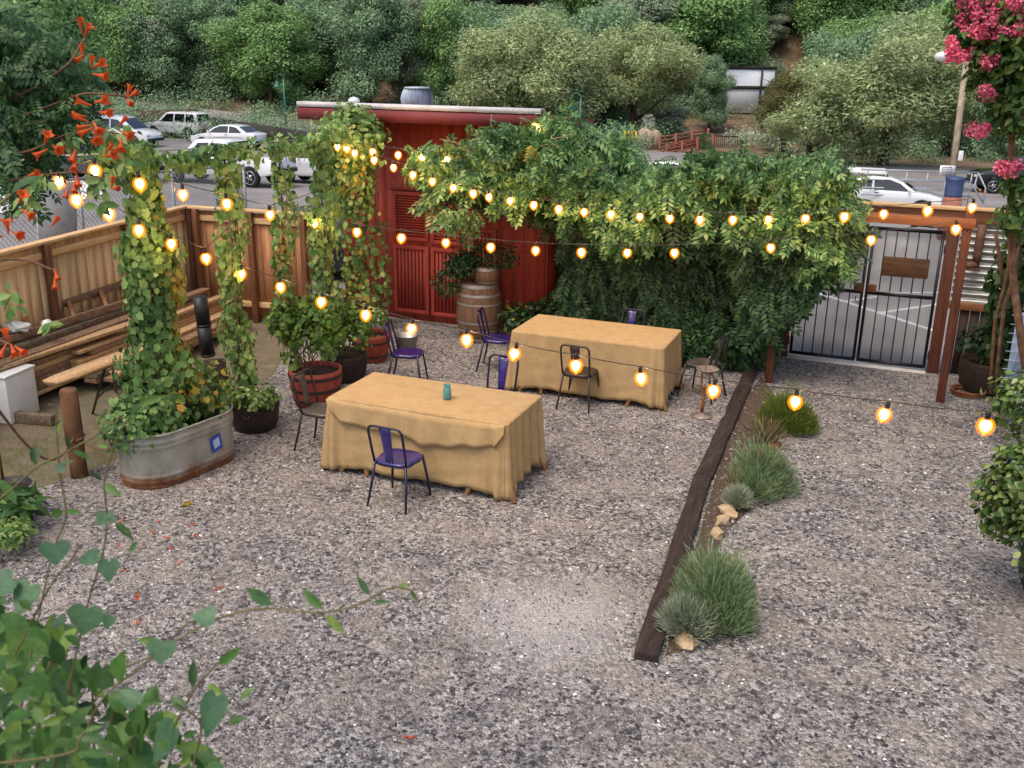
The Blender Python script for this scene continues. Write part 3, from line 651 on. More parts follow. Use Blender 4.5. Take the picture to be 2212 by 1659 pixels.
# ------------------------------------------------------------------ chairs
def chair(paint_frame, paint_seat, lab):
    t = thing('metal_chair', lab, 'chair', group='metal chairs around the tables')
    r = .0125; seat = MB(); n = 24; V = []; zs = .45       # local: front +y, seat rounded square
    pts = []
    for i in range(n):
        a = 2 * math.pi * i / n; c, s = math.cos(a), math.sin(a); e = 4
        k = (abs(c) ** e + abs(s) ** e) ** (-1 / e); pts.append((.185 * k * c * (1.0 + .06 * (s > 0)), .19 * k * s))
    for k, dz in ((1.02, -.022), (1.02, 0), (.96, .008), (.6, -.002), (.2, -.006)):
        for x, y in pts: V.append((x * k, y * k, zs + dz))
    seat.add(V, [[i * n + j, i * n + (j + 1) % n, (i + 1) * n + (j + 1) % n, (i + 1) * n + j] for i in range(4) for j in range(n)] + [[4 * n + j for j in range(n)], [j for j in range(n)][::-1]])
    part('seat', seat, paint_seat, t, world=False, smooth=False)
    for sx in (-1, 1):
        part('leg', MB().tube([(sx * .165, .165, zs - .012), (sx * .195, .2, .2), (sx * .215, .225, 0)], [.014, .0135, .011], 8), paint_frame, t, world=False, smooth=True)
        part('leg', MB().tube([(sx * .165, -.165, zs - .012), (sx * .19, -.205, .2), (sx * .21, -.255, 0)], [.014, .0135, .011], 8), paint_frame, t, world=False, smooth=True)
    bk = [(-.17, -.165, zs - .005), (-.178, -.19, .56), (-.18, -.235, .74)]
    for i in range(6):
        a = math.pi - (math.pi / 2) * (i + 1) / 6; bk.append((-.12 + .06 * math.cos(a), -.242 - .012 * math.sin(a), .775 + .06 * math.sin(a)))
    bk += [(-x, y, z) for x, y, z in bk[::-1]]
    part('back_frame', MB().tube(bk, r, 8), paint_frame, t, world=False, smooth=True)
    sp = MB(); V = []
    for q in np.linspace(0, 1, 7):
        z = zs + .005 + (.83 - zs) * q; y = -.172 - .082 * q ** 1.0; w = .042 + .022 * q
        for x, dy in ((-w, 0), (-w * .5, -.008), (w * .5, -.008), (w, 0)): V.append((x, y + dy, z))
    sp.add(V, [[i * 4 + j, i * 4 + j + 1, (i + 1) * 4 + j + 1, (i + 1) * 4 + j] for i in range(6) for j in range(3)])
    o = part('splat', sp, paint_seat, t, world=False, smooth=True); mo = o.modifiers.new('thick', 'SOLIDIFY'); mo.thickness = .003
    part('seat_rail', MB().tube([(x * .98, y * .98, zs - .028) for x, y in pts], .008, 6, closed=True), paint_frame, t, world=False, smooth=True)
    return t
pf = mat('dark_violet_frame', ['#14122a', '#1d1a3a'], 20, .35); ps = mat('violet_blue_enamel', ['#1e1650', '#2a1f66', '#352a70'], 6, .22, coat=.6)
gf = mat('dark_gunmetal_frame', ['#1c1917', '#2b2622'], 20, .4); gs = mat('worn_gunmetal', ['#3a3533', '#4d4642', '#5e5650'], 6, .35)
bf = mat('worn_brown_metal', ['#2b2019', '#3b2e26'], 20, .45)
ca = chair(pf, ps, 'purple metal chair with shiny seat before the nearer table, back to the viewer')
cb = chair(gf, gs, 'grey metal chair at the left end of the nearer table beside the red barrel')
cc_ = chair(bf, bf, 'dark brown metal chair in front of the farther table with bulbs across its back')
P_ = lambda o, x, y, a, l=None: place(o, (x, y, 0), R(a), l)
P_(ca, -4.15, 7.62, -2)
P_(dup(ca), -5.75, 10.85, -75, 'violet blue chair with open seat turned sideways behind the nearer table')
P_(dup(ca), -4.05, 9.75, 178, 'purple chair behind the nearer table, only its back showing above the cloth')
P_(dup(ca), -4.95, 12.0, -80, 'violet blue chair at the left end of the farther table before the wine barrel')
P_(dup(ca), -3.3, 12.62, 177, 'purple chair behind the farther table in front of the vine wall')
P_(cb, -5.55, 8.5, -88)
P_(cc_, -3.43, 11.0, 0)
P_(dup(cb), -2.1, 12.0, 75, 'grey tubular chair at the right end of the farther table near the lantern')

# ------------------------------------------------------------------ lantern stand
lp = gz(1515, 900); t = thing('lantern_stand', 'small rusty metal lantern stand on a round foot in the gravel', 'lantern stand', lp)
M['tin'] = mat('aged_tin', ['#6a6154', '#8a8071', '#9c9384'], 14, .5, None, .2, .003, metal=.4)
part('foot', MB().lathe([(.125, 0), (.13, .01), (.125, .022), (.05, .032), (.02, .06)], n=24), M['tin'], t, world=False, smooth=True)
part('stem', MB().tube([(0, 0, .05), (0, 0, .12), (.01, 0, .25), (-.03, 0, .4), (-.035, 0, .55)], [.02, .028, .014, .013, .012], 8), M['rust'], t, world=False, smooth=True)
part('side_arm', MB().tube([(-.035, 0, .56), (.1, .0, .55), (.125, .0, .42), (.13, 0, .28), (.15, 0, .22)], .01, 8), M['rust'], t, world=False, smooth=True)
part('dish', MB().lathe([(.03, .57), (.1, .585), (.135, .615), (.13, .62), (.09, .595), (.03, .585)], (.03, 0, 0), 24), M['tin'], t, world=False, smooth=True)
part('hook', MB().tube([(.0, 0, .58), (.01, 0, .68), (.03, 0, .74), (.05, 0, .77)], .006, 6), M['tin'], t, world=False)

# ------------------------------------------------------------------ timber edging and rocks
def tie(a, b, w0, h, lab):
    mb = MB(); n = 14; V = []; a = arr(*a, 0); b = arr(*b, 0); d = (b - a) / np.linalg.norm(b - a); s_ = arr(-d[1], d[0], 0)
    for i in range(n + 1):
        c = a + (b - a) * i / n
        for sx, z in ((-1, 0), (-1, h), (1, h), (1, 0)):
            e = rng.normal() * .006; V.append(c + s_ * sx * (w0 / 2 + e) + arr(0, 0, z + (rng.normal() * .005 if z else -.01)))
    mb.add(V, [[i * 4 + j, i * 4 + (j + 1) % 4, (i + 1) * 4 + (j + 1) % 4, (i + 1) * 4 + j] for i in range(n) for j in range(4)] + [[0, 1, 2, 3], [n * 4 + j for j in (3, 2, 1, 0)]])
    single('timber_edging', mb, M['tie'], lab, 'railway sleeper', (a + b) / 2, bev=.008)
tie((-1.28, 5.92), (-1.54, 9.3), .175, .06, 'nearer dark creosoted sleeper edging the gravel beside the round bushes')
tie((-1.53, 9.33), (-1.66, 13.3), .175, .055, 'farther dark sleeper running on towards the gate posts')
def rock(c, r, lab, m, seed):
    rg = np.random.default_rng(seed); bm = bmesh.new(); bmesh.ops.create_icosphere(bm, subdivisions=2, radius=1)
    ph = rg.uniform(0, 6, 6)
    for v in bm.verts:
        p = v.co; k = 1 + .13 * math.sin(3 * p.x + ph[0]) + .12 * math.sin(4 * p.y + ph[1] + p.z * 2) + .10 * math.sin(9 * p.x + 7 * p.y + ph[2]) + .05 * rg.normal(); v.co = Vector((p.x * r[0], p.y * r[1], p.z * r[2])) * k
    me = bpy.data.meshes.new('rock'); bm.to_mesh(me); bm.free(); me.materials.append(m); o = link('rock', me, (c[0], c[1], r[2] * .55), rg.uniform(0, 3)); setp(o, lab, 'rock', None)
M['rock'] = mat('tan_rock', ['#7a664c', '#a48c6a', '#bca684', '#8a7456'], 9, .9, None, .6, .02); M['rockred'] = mat('reddish_rock', ['#5a3626', '#7d5138', '#94694d'], 9, .9, None, .6, .02)
rock(gz(1478, 1392), (.11, .07, .06), 'tan rock at the near end of the timber edging below the tuft of grass', M['rock'], 1)
rock(gz(1548, 1160), (.07, .06, .06), 'pale upright rock between sleeper and big bush', M['rock'], 2)
rock(gz(1560, 1130), (.09, .06, .05), 'flat tan rock stacked beside the pale upright one', M['rock'], 3)
rock(gz(1572, 1112), (.12, .07, .06), 'tan rock under the pale dry grass tuft', M['rock'], 4)
rock(gz(1606, 1040), (.1, .08, .07), 'reddish rock between the grass tuft and the second bush', M['rockred'], 5)
rock(gz(1672, 968), (.09, .08, .06), 'brown rock behind the second bush by the sleeper', M['rockred'], 6)
# ------------------------------------------------------------------ pots, barrels, tank
def stave_barrel(name, lab, loc, r0, rm, r1, h, m, hoops, hoopm, cat='barrel planter', soil=True, lid=False):
    t = thing(name, lab, cat, loc); mb = MB(); n = 30; prof = []
    for i in range(9):
        q = i / 8; r = (1 - q) * (1 - 2 * q) * r0 + 4 * q * (1 - q) * rm + q * (2 * q - 1) * r1; prof.append((r, h * q))
    if not lid: prof += [(prof[-1][0] - .03, h), (prof[-1][0] - .035, h * .86)]
    th = np.arange(n) * 2 * math.pi / n; V = []
    for k, (r, z) in enumerate(prof): rr = r * (1 - .012 * (np.arange(n) % 3 == 0)); V.append(np.stack([rr * np.cos(th), rr * np.sin(th), np.full(n, z)], 1))
    K = len(prof); mb.add(np.concatenate(V), [[i * n + j, i * n + (j + 1) % n, (i + 1) * n + (j + 1) % n, (i + 1) * n + j] for i in range(K - 1) for j in range(n)] + [list(range(n))[::-1]] + ([[(K - 1) * n + j for j in range(n)]] if lid else []))
    part('staves', mb, m, t, world=False)
    for z0, z1 in hoops:
        def rr_(z): q = z / h; return (1 - q) * (1 - 2 * q) * r0 + 4 * q * (1 - q) * rm + q * (2 * q - 1) * r1 + .004
        part('hoop', MB().lathe([(rr_(z0), z0), (rr_((z0 + z1) / 2) + .002, (z0 + z1) / 2), (rr_(z1), z1)], n=30, capb=False, capt=False), hoopm, t, world=False)
    if soil: part('soil', MB().lathe([(prof[-1][0] + .004, h * .87), (.02, h * .9)], n=24, capb=False), M['soil'], t, world=False)
    return t
M['oakbarrel'] = mat('oak_barrel_stave', ['#4b3626', '#6b4e38', '#80624a'], 5, .75, (7, 7, .6), .25, .004)
M['darkbarrel'] = mat('dark_barrel_stave', ['#1f1511', '#33231b', '#443126'], 5, .8, (7, 7, .6), .25, .004)
M['redbarrel'] = mat('red_barrel_stave', ['#6e2a1e', '#8c3a29', '#9a4a36'], 5, .75, (7, 7, .6), .25, .004)
M['hoop'] = mat('pale_hoop_steel', ['#85807a', '#a39d96'], 9, .5, metal=.5); M['darkhoop'] = mat('dark_hoop_steel', ['#2a2421', '#3d3530'], 9, .6, metal=.3)
stave_barrel('barrel_planter', 'dark half barrel planter next to the galvanised tank', (-6.62, 8.72, 0), .23, .28, .28, .36, M['darkbarrel'], [(.06, .1), (.25, .29)], M['darkhoop'])
stave_barrel('barrel_planter', 'red half barrel planter holding a leafy bush', (-6.45, 9.75, 0), .26, .31, .33, .45, M['redbarrel'], [(.06, .1), (.2, .24), (.36, .4)], M['darkhoop'])
stave_barrel('barrel_planter', 'black half barrel planter behind the red one', (-6.65, 10.75, 0), .25, .3, .31, .36, M['darkbarrel'], [(.05, .09), (.25, .29)], M['darkhoop'])
stave_barrel('barrel_planter', 'reddish tub beyond the violet chair at the foot of the shed', (-6.75, 11.65, 0), .2, .25, .27, .4, M['redbarrel'], [(.08, .11), (.28, .31)], M['darkhoop'])
wb = stave_barrel('wine_barrel', 'upright oak wine barrel with pale hoops in front of the shed', (-5.82, 13.35, 0), .27, .35, .27, .9, M['oakbarrel'], [(.02, .07), (.16, .2), (.3, .33), (.58, .61), (.71, .75), (.84, .89)], M['hoop'], 'barrel', False, True)
stave_barrel('wine_keg', 'small oak keg with pale hoops standing on the wine barrel', (-5.68, 13.3, .902), .15, .2, .15, .26, M['oakbarrel'], [(.01, .05), (.21, .25)], M['hoop'], 'keg', False, True)
bk = thing('metal_bucket', 'grey galvanised bucket with a raised handle behind the violet chair', 'bucket', (-6.42, 12.1, 0))
part('pail', MB().lathe([(.12, 0), (.17, .3), (.178, .305), (.165, .3), (.11, .02)], n=22, capt=True), M['steel'], bk, world=False, smooth=True)
part('handle', MB().tube([(.17 * math.cos(a), .02, .3 + .17 * math.sin(a)) for a in np.linspace(0, math.pi, 12)], .006, 6), M['steel'], bk, world=False)
# watering hoop and low ring at the right
hp = gz(2090, 852)
single('barrel_hoop', MB().tube([(.2 * math.cos(a), .2 * math.sin(a), .03) for a in np.linspace(0, 2 * math.pi, 25)[:-1]], .018, 6, closed=True).tube([(.21 * math.cos(a), .21 * math.sin(a), .065) for a in np.linspace(0, 2 * math.pi, 25)[:-1]], .016, 6, closed=True), M['rust'], 'rusty iron hoops lying on the gravel behind the slim post', 'hoop', hp, world=False)
stave_barrel('barrel_planter', 'weathered half barrel in the dark corner under the corrugated panel', (1.35, 13.85, 0), .3, .36, .36, .42, M['darkbarrel'], [(.06, .1), (.3, .34)], M['darkhoop'])  # dark stave colour stands in for the shade of this corner
# galvanised stock tank
def tank(loc, rz):
    t = thing('stock_tank', 'oval galvanised stock tank planter rusty at the base with a blue label', 'planter', loc, rz)
    L, r, h = .62, .335, .56; n = 16; ring = []
    for k in range(n + 1): a = -math.pi / 2 + math.pi * k / n; ring.append((L - .0 + r * math.cos(a) - r + .0, r * math.sin(a)))
    for k in range(n + 1): a = math.pi / 2 + math.pi * k / n; ring.append((-L + r * math.cos(a) + r, r * math.sin(a)))
    Rg = np.array(ring); N = len(Rg); nr = Rg / np.linalg.norm(Rg, axis=1)[:, None] * 0
    T = np.roll(Rg, -1, 0) - np.roll(Rg, 1, 0); nr = np.stack([T[:, 1], -T[:, 0]], 1); nr /= np.linalg.norm(nr, axis=1)[:, None]
    zs = np.linspace(0, h, 40); off = .01 * np.sin(zs / h * 3) - 0.0
    off = .012 * np.exp(-((zs - .07) / .018) ** 2) + .012 * np.exp(-((zs - .12) / .018) ** 2) + .012 * np.exp(-((zs - .43) / .018) ** 2) + .012 * np.exp(-((zs - .48) / .018) ** 2) + .03 * zs
    V = [np.column_stack([Rg + nr * o, np.full(N, z)]) for z, o in zip(zs, off)]
    V.append(np.column_stack([Rg + nr * (off[-1] - .012), np.full(N, h)])); V.append(np.column_stack([Rg + nr * (off[-1] - .02), np.full(N, h - .12)]))
    K = len(V); mb = MB().add(np.concatenate(V), [[i * N + j, i * N + (j + 1) % N, (i + 1) * N + (j + 1) % N, (i + 1) * N + j] for i in range(K - 1) for j in range(N)] + [list(range(N))[::-1]])
    m, nt, b = newmat('galvanised_rusting_at_base')
    f = noise(nt, 5, 5); base = ramp(nt, [(.3, '#8a877c'), (.5, '#a3a196'), (.7, '#b4b2a8')], f)
    tc = nt.nodes.new('ShaderNodeTexCoord'); sp = nt.nodes.new('ShaderNodeSeparateXYZ'); nt.links.new(tc.outputs['Object'], sp.inputs[0])
    ad = nt.nodes.new('ShaderNodeMath'); ad.operation = 'MULTIPLY_ADD'; ad.inputs[1].default_value = .25; nt.links.new(f, ad.inputs[0]); nt.links.new(sp.outputs[2], ad.inputs[2])
    rf_ = ramp(nt, [(.19, (1, 1, 1)), (.31, (0, 0, 0))], ad.outputs[0]); c = mixc(nt, rf_, base, ramp(nt, [(.3, '#4d2a18'), (.7, '#8a5a36')], noise(nt, 12, 4)))
    nt.links.new(c, b.inputs['Base Color']); b.inputs['Roughness'].default_value = .5
    mt = nt.nodes.new('ShaderNodeMath'); mt.operation = 'MULTIPLY_ADD'; mt.inputs[1].default_value = -.5; mt.inputs[2].default_value = .5; nt.links.new(rf_, mt.inputs[0]); nt.links.new(mt.outputs[0], b.inputs['Metallic'])
    part('tank_wall', mb, m, t, world=False, smooth=True)
    part('rim', MB().tube([(x, y, h) for x, y in Rg + nr * (off[-1] + .002)], .014, 8, closed=True), M['steel'], t, world=False, smooth=True)
    part('soil', MB().add(np.column_stack([Rg * .97, np.full(N, h - .1)]), [list(range(N))]), M['soil'], t, world=False)
    for sx in (-1, 1): part('handle', MB().tube([(sx * (L + .012), -.09, .49), (sx * (L + .05), -.06, .515), (sx * (L + .05), .06, .515), (sx * (L + .012), .09, .49)], .008, 6), M['steel'], t, world=False)
    # blue diamond label with pale centre on the long side
    y0 = -(r + .021); ca_, sa_ = math.cos(R(12)), math.sin(R(12))
    def dia(s, dy): return [(.2 + s * (ca_ * a - sa_ * b) * .8, y0 - dy, .285 + s * (sa_ * a + ca_ * b)) for a, b in ((-1, -1), (1, -1), (1, 1), (-1, 1))]
    lb = part('label', MB().quad(*dia(.085, .0)), mat('blue_label', ['#1c3f9a', '#2450ad'], 9, .5), t, world=False)
    lb2 = part('label_print', MB().quad(*dia(.05, .002)), mat('pale_label_centre', ['#7f94b8', '#b9c6da', '#93a6c6'], 30, .5), lb, world=False)
    return t
tank((-6.62, 7.42, 0), R(80))
# ------------------------------------------------------------------ lumber yard on the left
fd = (LF1 - LF0) / np.linalg.norm(LF1 - LF0); fn = arr(fd[1], -fd[0]); fn = fn if fn[0] > 0 else -fn
def LP(s, o, z): q = LF0 + fd * s + fn * o; return arr(q[0], q[1], z)      # along / out from / above the left fence
G_PL = 'planks of the lumber pile'
def plank(s0, s1, o0, o1, z0, z1, w, h, m, lab):
    p, q = LP(s0, o0, z0), LP(s1, o1, z1); mid = (p + q) / 2
    single('plank', MB().beam(p, q, w, h), m, lab, 'plank', (mid[0], mid[1], mid[2] - h / 2), group=G_PL, bev=.004)
k = 0
A_ = 'weathered plank in the lumber pile along the left fence'; B_ = 'sawn tan plank in the lumber pile along the left fence'
rg = np.random.default_rng(11)
# bearers
for s in (3.1, 4.9, 6.7): single('bearer', MB().beam(LP(s, .2, .06), LP(s, 1.1, .06), .1, .12), M['plank_grey'], 'grey timber bearer under the lumber pile by the left fence', 'timber', LP(s, .65, 0), group='bearers under the lumber pile', bev=.006)
TOPZ = .80
SK = .07
for o0, w_, top in ((.12, .17, .76), (.30, .17, .70), (.48, .15, .56), (.64, .2, .33), (.85, .18, .26)):
    z = .12
    while z < top - .03:
        h = float(rg.choice([.05, .07, .06])); s0 = 2.6 + rg.uniform(0, .5) + (1.6 if o0 > .4 else 0); s1 = min(7.6, s0 + rg.uniform(4.0, 4.9)); m_ = ('plank_brown', 'plank_tan', 'plank_grey', 'plank_brown')[rg.integers(4)]; j_ = rg.normal() * .015
        plank(s0, s1, o0 + w_ / 2 + SK * (s0 - 3.2) + j_, o0 + w_ / 2 + SK * (s1 - 3.2) + rg.normal() * .015, z + h / 2, z + h / 2, w_ - .012, h - .006, M[m_], B_ if m_ == 'plank_tan' else A_); z += h
# ladder-like frame of studs lying on the pile against the fence
t = thing('stud_frame', 'long reddish timber frame with cross studs lying on the lumber pile', 'timber frame', LP(5, .3, .8))
fu = [gz(-20, 706, .93), gz(279, 609, .93), gz(330, 592, .93)]; fl = [gz(-20, 745, .81), gz(308, 641, .81), gz(345, 630, .81)]
part('side_beam', MB().beam(fu[0], fu[2], .05, .1), M['plank_brown'], t, bev=.003); part('side_beam', MB().beam(fl[0], fl[2], .06, .08), M['plank_brown'], t, bev=.003)
for q in (.18, .42, .62, .8): part('cross_stud', MB().beam(fu[0] + (fu[2] - fu[0]) * q, fl[0] + (fl[2] - fl[0]) * (q + .02), .05, .07), M['cedar_red'], t, bev=.003)
# single pale boards lying over the pile edge
p, q = gz(-30, 801, .62), gz(345, 680, .62)
single('plank', MB().beam(p, q, .16, .045), M['plank_tan'], 'long pale plank across the front of the pile above the white panel', 'plank', (p + q) / 2 - arr(0, 0, .0225), group=G_PL, bev=.004)
p, q = gz(190, 752, .36), gz(355, 690, .40)
for k, (dz, do) in enumerate(((0, 0), (.06, .05), (0, .17), (.06, -.1))):
    single('plank', MB().beam(p + arr(-do, do * .3, dz), q + arr(-do, do * .3, dz), .12, .055), M['plank_grey'], 'dark grey old board in the loose stack behind the half log', 'plank', (p + q) / 2 + arr(-do, do * .3, dz - .0275), group='old boards behind the half log', bev=.004)
for k, (u, v) in enumerate(((288, 692), (318, 685), (335, 678))):
    c = gz(u, v, .70); single('wood_block', MB().box(c, (.1, .09, .08), .4 + k), M['plank_tan'], ('small pale wood offcut lying nearest the fence end of the pile', 'middle pale wood offcut on the lumber pile', 'pale wood offcut next to the vine column on the pile')[k], 'wood block', c - arr(0, 0, .04), bev=.004)
# half log on the round post
pst = gz(172, 1028); HP = .93
single('wooden_post', MB().lathe([(.085, 0), (.08, .2), (.088, .5), (.083, HP - .02), (.07, HP)], (0, 0, 0), 14).tube([(.093 * math.cos(a), .093 * math.sin(a), .42 + .01 * math.sin(2 * a)) for a in np.linspace(0, 2 * math.pi, 17)[:-1]], .011, 6, closed=True), mat('bark_post', ['#40281a', '#6a482f', '#82603f'], 7, .9, (1, 1, .4), .5, .012), 'stout round wooden post carrying the near end of the half log', 'post', pst, world=False, smooth=True)
a0 = gz(108, 824, .92); a1 = gz(350, 734, .92)
hl = MB(); n = 10; V = []; d = unit(a1 - a0); s_ = np.cross(d, (0, 0, 1)); s_ /= np.linalg.norm(s_)
for i in range(9):
    c = a0 + (a1 - a0) * i / 8; rr = .135 * (1 - .08 * i / 8) * (.75 if i == 0 else 1)
    for j in range(n): a = math.pi * j / (n - 1); V.append(c + s_ * rr * math.cos(a) - arr(0, 0, 1) * rr * .5 * math.sin(a))
hl.add(V, [[i * n + j, i * n + j + 1, (i + 1) * n + j + 1, (i + 1) * n + j] for i in range(8) for j in range(n - 1)] + [[i * n, (i + 1) * n, (i + 1) * n + n - 1, i * n + n - 1] for i in range(8)] + [list(range(n)), [8 * n + j for j in range(n)][::-1]])
single('half_log', hl, M['plank_tan'], 'pale split half log resting on the round wooden post', 'log', a0)
# saw horse below it
sh = thing('sawhorse', 'dark metal sawhorse legs under the half log', 'sawhorse', gz(225, 880))
b0, b1 = gz(200, 893), gz(250, 845)
part('leg', MB().tube([b0, a0 * .55 + a1 * .45 + arr(0, 0, -.07)], .016, 6), M['black'], sh); part('leg', MB().tube([b1, a0 * .5 + a1 * .5 + arr(0, .02, -.07)], .016, 6), M['black'], sh)
part('brace', MB().tube([b0 * .7 + (a0 * .55 + a1 * .45) * .3, b1 * .7 + (a0 * .5 + a1 * .5) * .3], .012, 6), M['black'], sh)
# white panel box
wp = gz(88, 890); cb_ = thing('white_cabinet', 'white flat sided cabinet standing under the pale plank by the left edge', 'cabinet', (wp[0] - .40, wp[1] - .28, 0), R(10))
part('carcass', MB().box((0, 0, .275), (.8, .5, .55)), M['white'], cb_, world=False, bev=.008); part('lid', MB().box((0, 0, .563), (.83, .53, .025)), M['white'], cb_, world=False, bev=.006)
# litter on the pile
bp = gz(38, 715, .86); bag = blob((0, 0, .06), (.17, .12, .06), 1, .1)
bb = bmesh.new(); bmesh.ops.create_icosphere(bb, subdivisions=4, radius=1)
for v in bb.verts: p_ = v.co; kk = 1 + .22 * math.sin(5 * p_.x + 3 * p_.y) * math.cos(4 * p_.z + 2 * p_.y) + .1 * math.sin(13 * p_.x + 9 * p_.z); v.co = Vector((p_.x * .17, p_.y * .11, max(-.05, p_.z * .065))) * kk
me = bpy.data.meshes.new('plastic_bag'); bb.to_mesh(me); bb.free(); me.materials.append(mat('pale_plastic_film', ['#9fae9f', '#c8d0c6', '#dde2da'], 9, .3)); me.shade_smooth(); setp(link('plastic_bag', me, bp + arr(0, 0, .05)), 'crumpled pale plastic bag on the lumber pile', 'bag')
cp = gz(96, 700, .9); ct = thing('paper_cup', 'white paper cup with red print lying on the lumber pile', 'cup', cp)
cm = MB(); ax = unit(arr(.8, -.4, .15)); part('cup_wall', MB().tube([cp, cp + ax * .13], [.05, .065], 14), M['white'], ct); part('red_band', MB().tube([cp + ax * .05, cp + ax * .09], [.0588, .065], 14, cap=False), M['redlens'], ct)
# black pipes and burnt log
for (u0, v0, u1, v1, lab) in ((450, 768, 440, 705, 'lower black stove pipe section standing by the second vine column'), (441, 704, 432, 642, 'upper black stove pipe section with a pale joint')):
    b_ = gx(u0, v0, -7.7); c_ = gx(u1, v1, -7.7)
    single('stove_pipe', MB().tube([b_, c_], .085, 18).tube([b_ + (c_ - b_) * .02, b_ + (c_ - b_) * .08], .09, 18), M['blackpipe'], lab, 'pipe', b_, smooth=False)
b_ = gx(470, 830, -7.45); single('tree_stump', MB().tube([(b_[0], b_[1], 0), (b_[0], b_[1], .35), b_ + arr(-.02, 0, .1), b_ + arr(-.04, .03, .3)], [.16, .15, .14, .13], 12), M['tie'], 'dark charred stump under the stove pipes behind the tank', 'stump', (b_[0], b_[1], 0))
# rope from the post to the left
rp = MB(); q0 = pst + arr(0, 0, .42); q1 = gd(-15, 870, 6.4)
rp.tube([q0 * (1 - s) + q1 * s - arr(0, 0, .32 * math.sin(math.pi * s)) for s in np.linspace(0, 1, 16)], .011, 6); q2 = arr(-6.7, 6.85, .5)
rp.tube([q0 * (1 - s) + q2 * s - arr(0, 0, .12 * math.sin(math.pi * s)) for s in np.linspace(0, 1, 12)], .009, 6)
single('rope', rp, mat('brown_rope', ['#5b4029', '#7d5c3c'], 60, .9), 'slack brown rope tied round the wooden post', 'rope', q0)
# black pot with white bands at the left edge
bp = gz(28, 1120); t = thing('plant_pot', 'black pot with white bands at the left edge of the yard', 'pot', bp)
part('pot_wall', MB().lathe([(.16, 0), (.2, .14), (.2, .34), (.185, .34), (.18, .27)], n=26), M['plastic'], t, world=False, smooth=True)
for z in (.12, .22, .31): part('band', MB().lathe([(.2 if z > .13 else .197, z), (.205, z + .012), (.203, z + .025)], n=26, capb=False, capt=False), M['white'], t, world=False)
part('soil', MB().lathe([(.182, .28), (.02, .3)], n=20, capb=False), M['soil'], t, world=False)
single('garden_stake', MB().tube([bp + arr(-.05, 0, .28), bp + arr(-.11, .05, 1.2)], .014, 7), M['brownpost'], 'leaning brown stake in the banded black pot', 'stake', bp + arr(-.05, 0, .28))
pr = gz(2272, 1290); t = thing('plant_pot', 'dark round pot under the bush at the right edge', 'pot', pr)
part('pot_wall', MB().lathe([(.2, 0), (.27, .16), (.29, .36), (.275, .37), (.26, .3)], n=26), M['plastic'], t, world=False, smooth=True); part('soil', MB().lathe([(.262, .31), (.02, .33)], n=20, capb=False), M['soil'], t, world=False)
# pale blue lattice crate panel behind the right bush
cbl = MB(); c0 = gy(2190, 760, 11.4)
for k in range(9): cbl.beam(c0 + arr(-.02 + .075 * k, 0, -.42), c0 + arr(.1 + .075 * k, 0, .42), .006, .012, up=(0, 1, 0)); cbl.beam(c0 + arr(-.08, .006, -.4 + .1 * k), c0 + arr(.7, .006, -.4 + .1 * k), .006, .012, up=(0, 1, 0))
cbl.box(c0 + arr(.33, .03, 0), (.72, .012, .86)); cbl.box(c0 + arr(.33, .02, -.62), (.5, .04, .4))
single('wire_panel', cbl, mat('pale_blue_coated_wire', ['#7f97b4', '#a3b7cd'], 12, .5), 'pale blue wire covered panel leaning behind the right bush', 'panel', c0 - arr(0, 0, .82))
# ------------------------------------------------------------------ string lights
bcore = emit('lit_filament_glass', (1.0, .58, .22), BULB)
def glow_shell(name, col, st, op):
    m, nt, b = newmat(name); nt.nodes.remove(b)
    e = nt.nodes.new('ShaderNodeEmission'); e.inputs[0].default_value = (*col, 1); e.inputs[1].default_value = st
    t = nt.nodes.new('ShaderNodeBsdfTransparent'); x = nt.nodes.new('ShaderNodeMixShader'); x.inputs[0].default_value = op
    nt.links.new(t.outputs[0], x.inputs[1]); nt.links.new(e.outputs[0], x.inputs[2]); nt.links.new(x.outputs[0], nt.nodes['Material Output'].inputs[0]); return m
bm_in = glow_shell('inner_glow_shell', (1, .47, .07), 3.4, .40); bm_out = glow_shell('outer_halo_shell', (1, .22, .0), 2.0, .27)  # nested emissive shells that imitate a soft halo round each bulb
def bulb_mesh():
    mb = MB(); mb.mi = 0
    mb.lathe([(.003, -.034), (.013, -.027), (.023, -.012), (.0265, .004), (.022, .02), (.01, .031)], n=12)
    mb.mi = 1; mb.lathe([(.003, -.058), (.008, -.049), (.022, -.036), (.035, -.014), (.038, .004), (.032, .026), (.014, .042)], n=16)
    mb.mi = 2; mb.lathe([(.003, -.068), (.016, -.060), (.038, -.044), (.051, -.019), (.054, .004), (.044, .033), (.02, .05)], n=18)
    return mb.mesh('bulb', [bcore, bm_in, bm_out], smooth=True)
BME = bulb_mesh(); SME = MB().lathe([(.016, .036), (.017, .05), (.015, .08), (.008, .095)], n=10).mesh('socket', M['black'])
M['cable'] = mat('string_light_cable', ['#1b1916', '#3a352d'], 30, .5)
